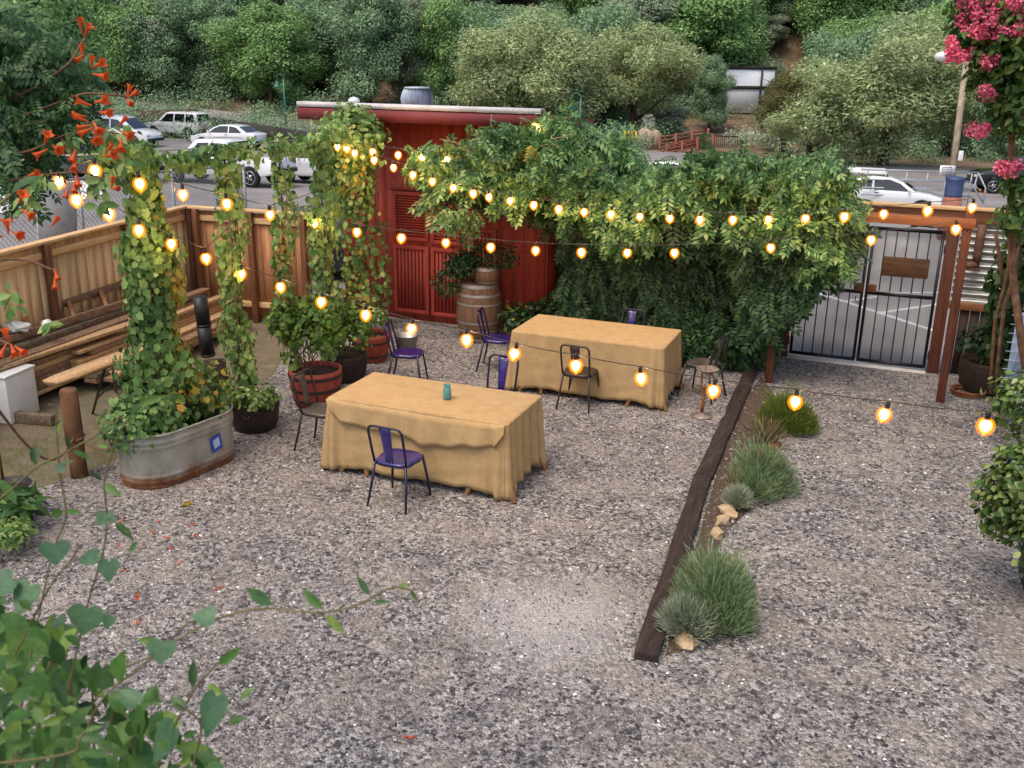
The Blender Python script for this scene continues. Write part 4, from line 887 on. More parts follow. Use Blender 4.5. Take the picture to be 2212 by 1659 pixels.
def strand(label, pts, A, B, ends=(None, None), extra=None):
    P = [gline(u, v, A, B) for u, v in pts]; t = thing('string_lights', label, 'string lights', P[len(P) // 2], group='strings of warm bulbs over the yard')
    o = np.array(t.location); up = arr(0, 0, .1); path = []
    tops = [p + up for p in P]
    if ends[0] is not None: tops = [arr(*ends[0])] + tops
    if ends[1] is not None: tops = tops + [arr(*ends[1])]
    for i in range(len(tops) - 1):
        L = np.linalg.norm(tops[i + 1] - tops[i])
        for s in (0, .25, .5, .75): path.append(tops[i] * (1 - s) + tops[i + 1] * s - arr(0, 0, .06 * L * s * (1 - s)))
    path.append(tops[-1])
    link('cable', MB().tube(np.array(path) - o, .0045, 5).mesh('cable', M['cable']), parent=t)
    for p in P:
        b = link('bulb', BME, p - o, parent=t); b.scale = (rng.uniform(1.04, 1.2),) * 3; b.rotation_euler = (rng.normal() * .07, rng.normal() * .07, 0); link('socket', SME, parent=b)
    return t
pt = (.78, 13.05)
strand('lowest and nearest string of bulbs, running from the vine columns over the timber edging',
       [(522, 592), (606, 620), (694, 652), (790, 680), (889, 710), (1008, 734), (1111, 764), (1244, 790), (1385, 817), (1541, 844), (1718, 868), (1910, 895), (2129, 920)], (-6.33, 8.55), (.72, 6.9), ends=((-6.5, 8.5, 2.45), (1.6, 6.7, 1.7)))
strand('short string of bulbs drooping across the front of the first vine column at the left',
       [(128, 392), (165, 432), (235, 462), (300, 497), (370, 527), (445, 558)], (-6.3, 6.0), (-6.3, 8.6), ends=((-6.3, 5.4, 3.2), (-6.5, 8.5, 2.45)))
strand('middle string of bulbs from the fourth vine column to the slim post',
       [(680, 482), (771, 501), (867, 514), (963, 524), (1060, 534), (1157, 541), (1256, 545), (1355, 546), (1457, 546), (1665, 535), (1882, 518), (2065, 495)], (-6.33, 10.4), (.74, 12.55), ends=((-6.5, 10.4, 2.62), (.78, 12.99, 2.2)))
strand('string of bulbs along the fronts of the left vine columns above the fence corner',
       [(205, 369), (302, 397), (395, 420), (490, 440), (583, 464)], (-6.3, 6.0), (-6.3, 10.4), ends=((-6.3, 5.6, 3.1), (-6.5, 10.4, 2.62)))
strand('upper string of closely spaced bulbs along the hanging vine wall to the post top',
       [(766, 331), (808, 346), (850, 362), (892, 378), (934, 392), (979, 406), (1022, 418), (1056, 426), (1102, 434), (1153, 443), (1207, 452), (1262, 458), (1320, 463), (1382, 468), (1447, 472), (1512, 475), (1583, 475), (1660, 474), (1740, 472), (1824, 468), (1909, 462), (2004, 455), (2100, 448)], (-7.4, 12.35), (.8, 12.3), ends=((-7.6, 12.4, 3.05), (.78, 12.98, 2.5)))
strand('short topmost string of small bulbs level across the upper red shed wall',
       [(729, 317), (749, 320), (805, 328), (860, 335), (912, 341), (966, 345)], (-7.4, 12.25), (-5.9, 12.9), ends=((-7.6, 12.3, 3.1), (-5.5, 13.0, 2.75)))
strand('single lit bulb hung under the right corner of the shed roof', [(1158, 273)], (-5, 13.2), (-4, 13.2), ends=((-4.95, 13.25, 3.4), (-4.6, 13.2, 3.3)))
strand('last bulb of a string at the far right in front of the climbing vine', [(2184, 478)], (.78, 12.6), (2.0, 12.2), ends=((.78, 12.98, 2.46), (2.0, 12.2, 2.4)))

# ------------------------------------------------------------------ garden plants
Lf = {}
Lf['hop'] = leafmat('hop_leaves', ['#547845', '#6e9452', '#88aa62', '#a2bc74', '#b4bc7a'])
Lf['hopdark'] = leafmat('dark_hop_leaves', ['#45683a', '#5e844c', '#789c5c', '#94b06c'])
Lf['yellow'] = leafmat('yellowing_leaves', ['#6f8038', '#8f9640', '#b0a044', '#b58a3a', '#7d8a40'])
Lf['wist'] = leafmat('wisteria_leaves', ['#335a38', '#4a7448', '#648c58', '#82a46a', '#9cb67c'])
Lf['wistdark'] = leafmat('shaded_wisteria_leaves', ['#1b331e', '#2a4829', '#3b5b34', '#527042'])  # wisteria greens darkened to carry the canopy's shade; other dark plants share it
Lf['shrub'] = leafmat('shrub_leaves', ['#31521f', '#4a6f2b', '#68893a', '#8aa24c'])
Lf['lav'] = leafmat('lavender_leaves', ['#6c8864', '#86a076', '#a0b68e', '#b8c8a6'], .7, .25)
Lf['lavy'] = leafmat('yellow_green_needles', ['#5c7430', '#74893a', '#8c9c4a', '#5a7034'], .7, .25)
Lf['blue'] = leafmat('blue_fescue', ['#94a898', '#b0beac', '#c4ccb8', '#cfcdb6'], .7, .2)
Lf['straw'] = leafmat('dry_straw', ['#867656', '#a0906e', '#b8aa8a', '#aa9a78'], .8, .2)
Lf['gard'] = leafmat('glossy_leaves', ['#263f1b', '#3a5a26', '#557534', '#7d9450', '#a3ad70'], .35, .25, .5)
Lf['orange'] = leafmat('orange_flowers', ['#cc4418', '#dc5420', '#e86c34', '#d23a1a'], .6, .35)
Lf['pink'] = leafmat('pink_flowers', ['#c84a74', '#d65f88', '#e27c9c', '#e898b0'], .6, .3)
Lf['myrtle'] = leafmat('myrtle_leaves', ['#2b4a20', '#3d602a', '#547636', '#6d7f3c'])
Lf['honey'] = leafmat('honeysuckle_leaves', ['#2c4e28', '#436c36', '#578448', '#4c7650', '#759c54', '#8fae62'], .42, .45, .4, 70)
Lf['honeyteal'] = leafmat('grey_green_leaves', ['#47705a', '#557d66', '#648a70'], .45, .35, .4, 70)
Lf['trump'] = leafmat('trumpet_vine_leaves', ['#284628', '#3a5e38', '#507646', '#6c9058'])
def column(c, z0, z1, r, n, L, tmpl=LOBED, wob=.25, taper=None):
    z = rng.uniform(z0, z1, n); a = rng.uniform(0, 2 * math.pi, n); rr = r * (1 + wob * np.sin(z * 5.1 + c[0] * 9) + wob * .6 * np.sin(z * 11 + a * 2)) * rng.uniform(.55, 1.08, n)
    if taper is not None: rr *= np.interp(z, *taper)
    d = np.stack([np.cos(a), np.sin(a), np.zeros(n)], 1); P = np.stack([c[0] + rr * d[:, 0] + .04 * np.sin(z * 3), c[1] + rr * d[:, 1], z], 1)
    N = unit(d + rdir(n) * .5 + arr(0, 0, .45)); D = unit(np.cross(N, rdir(n)) * .8 + arr(0, 0, -.7)); Ls = L * rng.uniform(.6, 1.25, n)
    return leafgeo(P, D, N, Ls, Ls * .95, tmpl)
def alongline(a, b, r, n, L, tmpl=LOBED, sag=.08, wr=.95):
    a = arr(*a); b = arr(*b); s = rng.random(n); C = a + (b - a) * s[:, None] - np.outer(sag * np.sin(math.pi * s), (0, 0, 1)); d = rdir(n); rr = r * (1 + .35 * np.sin(s * 23 + a[1])) * rng.uniform(.3, 1.1, n)
    N = unit(d + arr(0, 0, .6) + rdir(n) * .4); D = unit(np.cross(N, rdir(n)) + arr(0, 0, -.6)); Ls = L * rng.uniform(.6, 1.25, n)
    return leafgeo(C + d * rr[:, None], D, N, Ls, Ls * wr, tmpl)
def stems(paths, r=.006): 
    m = MB()
    for p in paths: m.tube(p, r, 5)
    return m
def wig(a, b, n=10, amp=.05):
    a = arr(*a); b = arr(*b); s = np.linspace(0, 1, n)[:, None]; q = a + (b - a) * s + np.cumsum(rng.normal(size=(n, 3)) * amp * .4, 0) * np.sin(math.pi * s); return q
VX = -6.7
cols_ = [(7.35, .5, 3.3, .235, 2300, 'tall hop vine column rising from the galvanised tank, yellowing on its right side', .078),
         (8.62, .3, 3.15, .15, 1000, 'second hop vine column, rising behind the stove pipes from the dark barrel', .075),
         (9.6, .5, 3.15,   .14, 640, 'thin third hop vine column with pale leaves above the red barrel', .072),
         (10.45, .4, 3.2, .18, 1000, 'fourth hop vine column, beside the red shed over the black barrel', .078)]
for i, (y, z0, z1, r, n, lab, L) in enumerate(cols_):
    t = thing('hop_vine', lab, 'climbing vine', (VX, y, z0 - .02), group='hop vine columns')
    c = (VX, y); g = [column(c, z0, z1, r, n, L, taper=([.5, 1.5, 2.2, 3.3], [1.3, 1.2, .95, .72]) if i == 0 else None)]
    if i < 3: g.append(alongline((VX, y, 3.16), (VX, cols_[i + 1][0], 3.12), .14, (300, 150, 190)[i], L, sag=.06))
    else: g.append(alongline((VX, y, 3.15), (-7.4, 12.2, 3.1), .15, 400, L, sag=-.05))
    if i == 0: g.append(alongline((VX, 6.9, 3.2), (VX, 7.4, 3.2), .2, 260, L, sag=0))
    lpart('foliage', g, Lf['hop'] if i in (1, 2) else Lf['hopdark'] if i == 0 else Lf['hop'], t)
    if i == 0: lpart('yellow_foliage', [column((VX + .1, y + .12), .75, 2.3, .17, 200, .08), column((VX + .1, y), 2.3, 3.0, .2, 25, .08)], Lf['yellow'], t)
    if i == 2: lpart('yellow_foliage', [column(c, .8, 2.2, .14, 60, .075)], Lf['yellow'], t)
    part('vine_stem', stems([wig((VX + rng.normal() * .05, y + rng.normal() * .05, z0), (VX, y, z1), 14, .07) for k in range(4)]), M['vinewood'], t)
    part('support_wire', MB().tube([(VX, y, z0 - .02), (VX, y, 3.2)], .005, 5), M['steel'], t)
single('pergola_wire', MB().tube([(VX, 6.2, 3.24), (VX, 8.6, 3.16), (VX, 10.4, 3.16), (-7.4, 12.3, 3.12), (-7.8, 13.28, 3.3)], .008, 6), M['steel'], 'overhead support cable carrying the vine columns to the shed', 'cable', (VX, 8.6, 3.16))
t = thing('shed_vine', 'leafy vine climbing the left front corner of the red shed up to the roof edge', 'climbing vine', (-7.75, 13.0, 0))
lpart('foliage', [blob((-7.72, 12.95, 2.95), (.52, .35, .5), 2100, .08, LOBED, .9, .5), blob((-7.75, 12.95, 2.3), (.36, .26, .5), 700, .078, LOBED, .9, .7), column((-7.8, 13.05), .3, 2.1, .3, 520, .085, wob=.5), column((-7.45, 13.2), .35, 1.7, .14, 160, .08)], Lf['hop'], t)
lpart('yellow_foliage', [blob((-7.75, 12.75, 2.55), (.36, .22, .4), 60, .09, LOBED, .9, .7), column((-7.75, 12.95), .3, 1.4, .32, 70, .08)], Lf['yellow'], t)
part('vine_stem', stems([wig((-7.8 + .12 * k, 13.2, .02), (-7.9 + .14 * k, 13.05, 2.9), 14, .1) for k in range(5)], .007), M['vinewood'], t)
# tank planting and barrels
t = thing('tank_planting', 'bushy nasturtium like foliage with yellow and orange leaves filling the galvanised tank', 'plant', (-6.62, 7.42, .46))
lpart('foliage', [blob((-6.66, 7.2, .68), (.34, .5, .3), 900, .06, LOBED, 1, .2), blob((-6.55, 7.75, .72), (.3, .3, .28), 450, .06, LOBED, 1, .2), blob((-6.75, 6.85, .62), (.24, .22, .25), 300, .055, LOBED, 1, .3)], Lf['hopdark'], t)
lpart('yellow_foliage', [blob((-6.5, 7.72, .8), (.26, .34, .27), 150, .075, LOBED, 1, .2), blob((-6.5, 7.35, .75), (.2, .3, .2), 50, .07, LOBED, 1, .2)], Lf['yellow'], t)
def shrub(name, lab, c, r, n, L, m, tmpl=RHOMB, wr=.6, cat='shrub', stemn=5, extra=None, base=0.0):
    c = arr(*c); t = thing(name, lab, cat, (c[0], c[1], base)); r = np.ones(3) * r
    g = []; 
    for k in range(9): d = rdir(1)[0]; d[2] = abs(d[2]) * .9 - .15; g.append(blob(c + d * r * .55, r * rng.uniform(.4, .62), n // 9, L, tmpl, wr, .3))
    lpart('foliage', g + (extra or []), m, t)
    if stemn: part('stem', stems([wig((c[0] + rng.normal() * .04, c[1] + rng.normal() * .04, base), c + rdir(1)[0] * r * .6, 8, .05) for k in range(stemn)], .007), M['vinewood'], t)
    return t
shrub('potted_shrub', 'airy light green bush growing from the red half barrel', (-6.5, 9.7, .98), (.5, .5, .48), 1300, .07, Lf['shrub'], LOBED, .9, base=.4, stemn=9)
shrub('potted_shrub', 'rounded leafy bush in the black half barrel beside the shed corner', (-6.6, 10.7, .72), (.42, .4, .36), 800, .065, Lf['shrub'], LOBED, .9, base=.33)
shrub('potted_plant', 'low spreading green plant spilling from the dark barrel by the tank', (-6.55, 8.5, .42), (.32, .36, .2), 650, .05, Lf['hop'], LOBED, .9, base=.2)
shrub('potted_plant', 'small plant in the reddish tub at the shed foot', (-6.8, 11.7, .6), (.28, .25, .25), 260, .06, Lf['hop'], LOBED, .9, base=.36)
shrub('potted_plant', 'fine leaved trailing plant over the left of the wine barrel', (-6.02, 13.25, 1.1), (.42, .3, .28), 1400, .06, Lf['wistdark'], LANCE, 1.6, base=.9, extra=[blob((-6.25, 13.1, .92), (.22, .2, .25), 350, .06, LANCE, 1.6, .8), blob((-5.65, 13.35, 1.32), (.5, .22, .22), 500, .07, LANCE, 1.6, .4)])
shrub('corner_plant', 'leafy plant in the dark half barrel under the corrugated panel', (1.35, 13.75, .6), (.5, .36, .36), 700, .08, Lf['wistdark'], LOBED, .9, base=.36)
for k, (x, y, z, r, lab) in enumerate(((-5.1, 13.3, .35, .32, 'low shrub with a few yellow leaves just right of the wine barrel'), (-4.6, 13.55, .45, .36, 'dark shrub behind the left corner of the farther table'), (-3.9, 13.5, .4, .34, 'leafy shrub behind the middle of the farther table'), (-2.9, 13.4, .42, .36, 'shrub with pale leaf tips behind the purple back chair'), (-2.1, 13.3, .38, .36, 'low dark shrub under the vines near the tubular chair'))):
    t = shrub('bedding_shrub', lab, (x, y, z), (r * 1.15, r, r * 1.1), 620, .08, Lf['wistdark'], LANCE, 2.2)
    if k in (0, 3): lpart('yellow_foliage', [blob((x - .05, y - .1, z + .1), r, 26, .08, LEAF8, .6)], Lf['yellow'], t)
# ------------------------------------------------------------------ wisteria wall
t = thing('wisteria', 'huge wisteria covering the pergola with pinnate leaves hanging like a wall from shed to gate', 'climbing plant', (-3.4, 13.4, 0))
prof = np.array([(-6.45, 2.72), (-5.9, 2.8), (-5.4, 3.0), (-5.0, 3.08), (-4.6, 3.12), (-4.2, 3.1), (-3.8, 2.92), (-3.2, 2.76), (-2.6, 2.74), (-2.0, 2.76), (-1.5, 2.8), (-1.05, 2.8), (-.72, 2.55), (-.45, 2.25)])
def surf(n, x, y, z, L, out, wr=1.0, droop=.55):
    P = np.stack([x, y, z], 1); N = unit(out + rdir(n) * .45 + arr(0, 0, .5)); D = unit(np.cross(N, rdir(n)) * .75 + arr(0, -.25, -droop) + rdir(n) * .2); Ls = L * rng.uniform(.65, 1.2, n)
    return leafgeo(P, D, N, Ls, Ls * wr, PINN)
g = []; n = 2300
x = rng.uniform(-6.4, -.5, n); zt = np.interp(x, prof[:, 0], prof[:, 1]); lump = .13 * np.sin(x * 4.1) + .1 * np.sin(x * 9.3 + 1)
yf = rng.uniform(0, 1, n) ** 1.4; y = 12.75 + 1.75 * yf; z = zt - .1 + lump * .8 + .12 * np.sin(y * 6 + x * 2) - np.where(y < 13.0, (13.0 - y) * 1.2, 0) - rng.random(n) ** 2 * .3
g.append(surf(n, x, y, z, .32, arr(0, -.35, .8)))
n = 1500; x = rng.uniform(-6.4, -.52, n); zt = np.interp(x, prof[:, 0], prof[:, 1]); zlow = np.interp(x, [-6.5, -5.9, -5.2, -4.9, -4.5], [2.45, 2.4, 2.25, 2.1, 1.8]); q = rng.random(n); z = zlow + (zt - .15 - zlow) * q
y = 12.74 + .1 * np.sin(x * 4.1 + z) + .1 * np.sin(x * 9 + z * 5) + .35 * (q - .5) ** 2 * 2 + rng.random(n) * .35 + .2 * (1 - q)
gfront = surf(n, x, y, z, .30, arr(0, -.9, .25))
# spray reaching left over the shed and a tall tuft at the roof corner
g.append(blob((-6.35, 12.85, 2.72), (.4, .22, .2), 120, .26, PINN, 1, .5)); g.append(blob((-4.55, 13.35, 3.1), (.3, .28, .28), 150, .28, PINN, 1, .4)); g.append(blob((-5.3, 13.0, 2.95), (.4, .3, .25), 150, .28, PINN, 1, .5))
g.append(blob((-1.2, 13.0, 2.72), (.45, .4, .22), 190, .28, PINN, 1, .5)); g.append(blob((-.75, 13.05, 2.35), (.28, .3, .22), 130, .28, PINN, 1, .5))
for k in range(46):
    x = rng.uniform(-5.9, -.85); zt = np.interp(x, prof[:, 0], prof[:, 1]); q = rng.random(); r = rng.uniform(.16, .34)
    c = arr(x, 12.72 + .9 * q, zt + .02 + .08 * rng.random()) if rng.random() < .5 else arr(x, 12.68, zt - rng.uniform(.2, .85))
    g.append(blob(c, (r * 1.2, r * .8, r * .8), int(150 * r), .26, PINN, 1, .6))
lpart('canopy', g, Lf['wist'], t)
g = []; n = 2700; x = rng.uniform(-4.45, -.55, n); z = rng.uniform(.25, 2.35, n); edge = np.interp(z, [0, .5, 1.0, 1.5, 1.9, 2.3], [-1.55, -1.42, -1.2, -.92, -.6, -.32]); ok = x < edge + .06 * np.sin(z * 13); x, z = x[ok], z[ok]; n = len(x)
y = np.where((x > -1.8) & (z > .75), 12.78, 13.15) + .14 * np.sin(x * 3.3 + z * 2.1) + .1 * np.sin(x * 8 + z * 4) + rng.random(n) * .45 - .12 * (z > 1.8)
g.append(surf(n, x, y, z, .28, arr(0, -.95, .2), droop=.9))
n = 800; x = rng.uniform(-4.6, -1.7, n); z = rng.uniform(.4, 2.3, n); g.append(surf(n, x, 13.9 + rng.random(n) * .3, z, .28, arr(0, -.95, .1), droop=.9))
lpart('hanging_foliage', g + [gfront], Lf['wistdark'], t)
lpart('yellow_foliage', [blob((-4.75, 12.72, 2.95), (.1, .08, .13), 9, .2, PINN, 1, .8), blob((-4.05, 12.75, 2.35), (.15, .08, .1), 5, .18, PINN, 1, .8)], Lf['yellow'], t)
tr = [wig((-4.2, 14.1, 0), (-4.4, 13.6, 2.6), 14, .18), wig((-2.2, 14.1, 0), (-2.4, 13.5, 2.5), 14, .18), wig((-4.4, 13.6, 2.6), (-1.0, 13.2, 2.45), 18, .2)]
part('trunk', stems(tr, .035), M['vinewood'], t)
tw = []
for k in range(16):
    x = rng.uniform(-5.8, -.6); a = arr(x, 12.75 + rng.random() * .3, np.interp(x, prof[:, 0], prof[:, 1]) - rng.uniform(.0, 1.0)); tw.append(wig(a, a + arr(rng.normal() * .25, -rng.random() * .25, rng.normal() * .22 + .08), 8, .1))
tw.append(np.array([gy(u, v, 12.68) for u, v in ((1160, 320), (1180, 312), (1205, 315), (1217, 335), (1205, 360), (1180, 372))])); tw.append(np.array([gy(u, v, 12.9) for u, v in ((950, 300), (985, 308), (1020, 318), (1060, 322))])); tw.append(np.array([gy(u, v, 13.2) for u, v in ((1062, 246), (1060, 268), (1075, 290), (1085, 275))]))
for q_ in tw: part('twig', stems([q_], .006), M['palebark'], t)
# ------------------------------------------------------------------ edging bushes
def tuft(name, lab, c, r, h, n, L, w, m, cat='grass tuft', spread=1.0, dome=True, extra=None):
    t = thing(name, lab, cat, (c[0], c[1], 0)); d = rdir(n); d[:, 2] = np.abs(d[:, 2]) ** (.8); d = unit(d * arr(spread, spread, 1)); q = rng.uniform(.15, .75, n) if dome else np.full(n, .05)
    P = arr(c[0], c[1], .03) + d * q[:, None] * arr(r, r, h); D = unit(d + rdir(n) * .28 + arr(0, 0, .35)); Ls = L * rng.uniform(.7, 1.2, n)
    geos = [leafgeo(P, D, unit(rdir(n) + d), Ls, np.full(n, w), LANCE)] + (extra or [])
    lpart('foliage', geos, m, t); return t
def lavender(lab, c, r, h, m, n=5200, L=.09):
    t = thing('lavender_bush', lab, 'bush', (c[0], c[1], 0), group=None)
    g = []; K = 11
    for k in range(K):
        a = rng.uniform(0, 6.28); rr = rng.uniform(.15, .62) if k else 0; cc = arr(c[0] + r * rr * math.cos(a), c[1] + r * rr * math.sin(a), .02); sr = r * rng.uniform(.42, .62); sh = h * (1 - .35 * rr) * rng.uniform(.78, 1.05); m_ = n // K
        d = rdir(m_); d[:, 2] = np.abs(d[:, 2]); q = rng.uniform(.2, 1.0, m_) ** .6
        P = cc + d * q[:, None] * arr(sr, sr, sh * .82); D = unit(d * arr(.8, .8, .5) + arr(0, 0, .8) + rdir(m_) * .42 + arr(math.cos(a) * rr * .5, math.sin(a) * rr * .5, 0)); Ls = L * rng.uniform(.6, 1.35, m_)
        g.append(leafgeo(P, D, unit(rdir(m_) + d), Ls, np.full(m_, .02), LANCE))
    m_ = 70; d = unit(rdir(m_) * arr(1, 1, .3) + arr(0, 0, 1.1)); P = arr(c[0], c[1], .05) + d * arr(r, r, h) * rng.uniform(.6, .85, (m_, 1)); g.append(leafgeo(P, unit(d + rdir(m_) * .35), rdir(m_), np.full(m_, .2), np.full(m_, .018), LANCE))
    lpart('foliage', g, m, t); part('stem', stems([wig((c[0], c[1], 0), arr(c[0], c[1], .02) + unit(rdir(1)[0] + arr(0, 0, .8)) * arr(r, r, h) * .9, 6, .03) for k in range(14)], .004), M['vinewood'], t); return t
b1 = gz(1535, 1330); lavender('largest green lavender bush at the near end of the timber edging', (b1[0], b1[1]), .35, .58, Lf['lav'], 15000)
b2 = gz(1632, 1060); lavender('second lavender bush, further along the sleeper, with rocks at its foot', (b2[0], b2[1]), .34, .55, Lf['lav'], 13000)
b3 = gz(1695, 925); lavender('farthest yellowish green bush on the edging below the bulbs', (b3[0], b3[1]), .36, .45, Lf['lavy'], 9000)
g1 = gz(1482, 1368); tuft('grass_tuft', 'blue grey fescue tuft in front of the largest lavender bush', g1, .21, .24, 3000, .14, .012, Lf['blue'])
g2 = gz(1592, 1098); tuft('grass_tuft', 'round pale fescue tuft between the two lavender bushes', g2, .13, .19, 1700, .11, .012, Lf['blue'])
n = 90; d = unit(rdir(n) * arr(.5, .5, .2) + arr(.1, .2, 1)); tuft('grass_tuft', 'dry straw coloured stalks standing behind the pale fescue tuft', gz(1592, 1070), .06, .06, 120, .24, .012, Lf['straw'], spread=.7, dome=False)
tuft('grass_tuft', 'loose dry straw tuft behind the second lavender bush', gz(1655, 965), .1, .1, 130, .34, .012, Lf['straw'], spread=.9, dome=False)
bed = [gz(*p, .003) for p in ((1440, 1415), (1480, 1405), (1530, 1350), (1560, 1250), (1548, 1190), (1568, 1150), (1620, 1100), (1665, 1050), (1680, 960), (1700, 900), (1664, 840), (1645, 815))] + [arr(-1.58, 12, .003), arr(-1.42, 9.3, .003), arr(-1.16, 6.0, .003)]
struct('planting_bed', MB().add(bed, [list(range(len(bed)))]), mat('bed_mulch', ['#2c221b', '#4a3c30', '#6b5a4a'], 30, .95, None, .6, .01))
# ------------------------------------------------------------------ right side plants
shrub('flowering_bush', 'glossy leaved bush with pale flowers rising from the dark pot at the right edge', (1.46, 8.0, .88), (.62, .55, .72), 4600, .065, Lf['gard'], LEAF8, .75, base=.3, stemn=7)
shrub('flowering_bush', 'pale tipped leafy bush behind the right edge pot beside the blue wire panel', (1.60, 10.3, .85), (.62, .55, .62), 2000, .07, Lf['gard'], LEAF8, .75, stemn=6)
t = thing('climbing_vine', 'dense dark vine hanging beside the corrugated panel at the right edge', 'climbing vine', (1.5, 12.6, 0))
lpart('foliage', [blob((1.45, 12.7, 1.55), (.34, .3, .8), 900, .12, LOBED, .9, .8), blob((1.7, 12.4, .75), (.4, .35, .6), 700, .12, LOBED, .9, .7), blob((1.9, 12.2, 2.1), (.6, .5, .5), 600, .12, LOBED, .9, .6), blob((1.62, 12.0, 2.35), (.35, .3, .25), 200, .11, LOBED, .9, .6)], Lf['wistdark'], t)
part('vine_stem', stems([np.array([gy(u, v, 12.0) for u, v in ((2205, 520), (2190, 600), (2170, 660), (2160, 740), (2150, 850))]), np.array([gy(u, v, 12.1) for u, v in ((2185, 500), (2178, 590), (2150, 690), (2143, 780), (2140, 850))]), np.array([gy(u, v, 11.9) for u, v in ((2150, 500), (2160, 560), (2165, 610))])], .022), M['vinewood'], t)
# crepe myrtle
t = thing('crepe_myrtle', 'tall crepe myrtle with bright pink flower clusters in the upper right corner', 'tree', (1.75, 11.2, 0))
part('trunk', MB().tube(np.array([arr(1.75, 11.2, 0), gy(2190, 620, 11.2), gy(2183, 450, 11.2), gy(2186, 300, 11.1), gy(2200, 150, 11.0), gy(2190, 40, 11)]), [.045, .04, .034, .028, .02, .012], 8).tube(np.array([gy(2186, 300, 11.1), gy(2150, 200, 11.0), gy(2120, 100, 10.9), gy(2110, 20, 10.8)]), [.03, .022, .016, .01], 6).tube(np.array([gy(2183, 450, 11.2), gy(2178, 390, 11.1), gy(2170, 365, 11)]), .012, 6), M['vinewood'], t, smooth=True)
g = []
for u, v, r in ((2210, 60, .45), (2170, 40, .3), (2190, 150, .38), (2150, 110, .3), (2110, 60, .26), (2230, 220, .4), (2140, 170, .22), (2190, 240, .25), (2095, 95, .16), (2200, 400, .16), (2195, 470, .2), (2120, 0, .3)): g.append(blob(gy(u, v, 11.0), (r, r, r * .8), int(900 * r), .1, LEAF8, .55, .4, .3))
lpart('foliage', g, Lf['myrtle'], t)
FC = [(2084, 4, .12), (2105, 14, .13), (2112, 30, .07), (2140, 8, .13), (2146, 28, .11), (2138, 42, .09), (2192, 4, .13), (2207, 22, .12), (2078, 45, .09), (2092, 66, .08), (2112, 66, .09), (2128, 72, .06), (2054, 88, .07), (2060, 102, .06), (2052, 112, .06), (2064, 122, .1), (2082, 124, .08), (2098, 112, .05), (2143, 72, .11), (2160, 70, .1), (2178, 74, .11), (2195, 66, .09), (2208, 55, .08), (2135, 132, .1), (2140, 142, .07), (2131, 198, .09), (2140, 206, .07), (2100, 280, .09), (2118, 284, .09), (2130, 277, .06), (2168, 362, .12), (2182, 366, .12), (2196, 358, .08), (2205, 250, .07), (2200, 120, .06)]
for u, v, r in FC: lpart('flower_cluster', [blob(gy(u, v, 10.9 - rng.random() * .3), min(r, .1) * .8, int(900 * r + 40), .03, LEAF8, .9, 0, .3)], Lf['pink'], t)
# ------------------------------------------------------------------ petals on the gravel
pm = leafgeo([(0, 0, .008), (.012, .006, .008), (-.004, -.01, .006)], [(1, .2, .1), (.3, 1, .2), (-1, -.4, .1)], [(0, .2, 1), (.3, 0, 1), (0, -.3, 1)], .03, .022, LEAF8)
pme = leafmesh('fallen_petal', [pm], Lf['orange'])
for u, v in ((262, 1127), (413, 1136), (358, 1162), (255, 1179), (370, 1184), (268, 1235), (471, 1273), (389, 1217), (425, 1160), (348, 1126), (296, 1295), (298, 1285), (117, 1456), (882, 1595), (330, 1152), (300, 1345)):
    setp(link('fallen_petal', pme, gz(u, v), rng.uniform(0, 6)), 'fallen orange flower petal lying on the gravel', 'petal', 'orange petals fallen on the gravel')
lme = leafmesh('fallen_leaf', [leafgeo([(0, 0, .01), (.03, .02, .01)], [(1, .2, .2), (-.3, 1, .15)], [(0, .2, 1), (.3, 0, 1)], .09, .08, LOBED)], Lf['yellow'])
setp(link('fallen_leaf', lme, gz(393, 1094)), 'pale yellow leaf lying on the gravel right of the tank', 'leaf')
shrub('ground_plant', 'low leafy plant below the banded pot at the left edge', (*gz(20, 1195)[:2], .16), (.3, .26, .16), 700, .055, Lf['hop'], LEAF8, .6, cat='plant', stemn=0)
shrub('strappy_plant', 'plant with long pale strap leaves beside the banded pot', (*gz(45, 1150)[:2], .25), (.22, .22, .2), 70, .22, Lf['honey'], LANCE, 1.1, cat='plant', stemn=0)
# short grass in the dirt strip
n = 5200; gx_ = rng.uniform(-10.5, -6.9, n); gy_ = rng.uniform(5.2, 9.5, n); k_ = (np.sin(gx_ * 2.3 + 1) + np.sin(gy_ * 2.9) + rng.normal(size=n) * .5) > -.1; k_ &= gx_ < np.interp(gy_, [4.5, 6.5, 8.5, 10], [-8.0, -7.3, -7.0, -7.4]); n = int(k_.sum())
gr_ = link('grass', leafmesh('grass', [leafgeo(np.stack([gx_[k_], gy_[k_], np.zeros(n)], 1), unit(rdir(n) * .7 + arr(0, 0, .8)), rdir(n), .07, .012, LANCE)], Lf['lavy'])); gr_['kind'] = 'stuff'
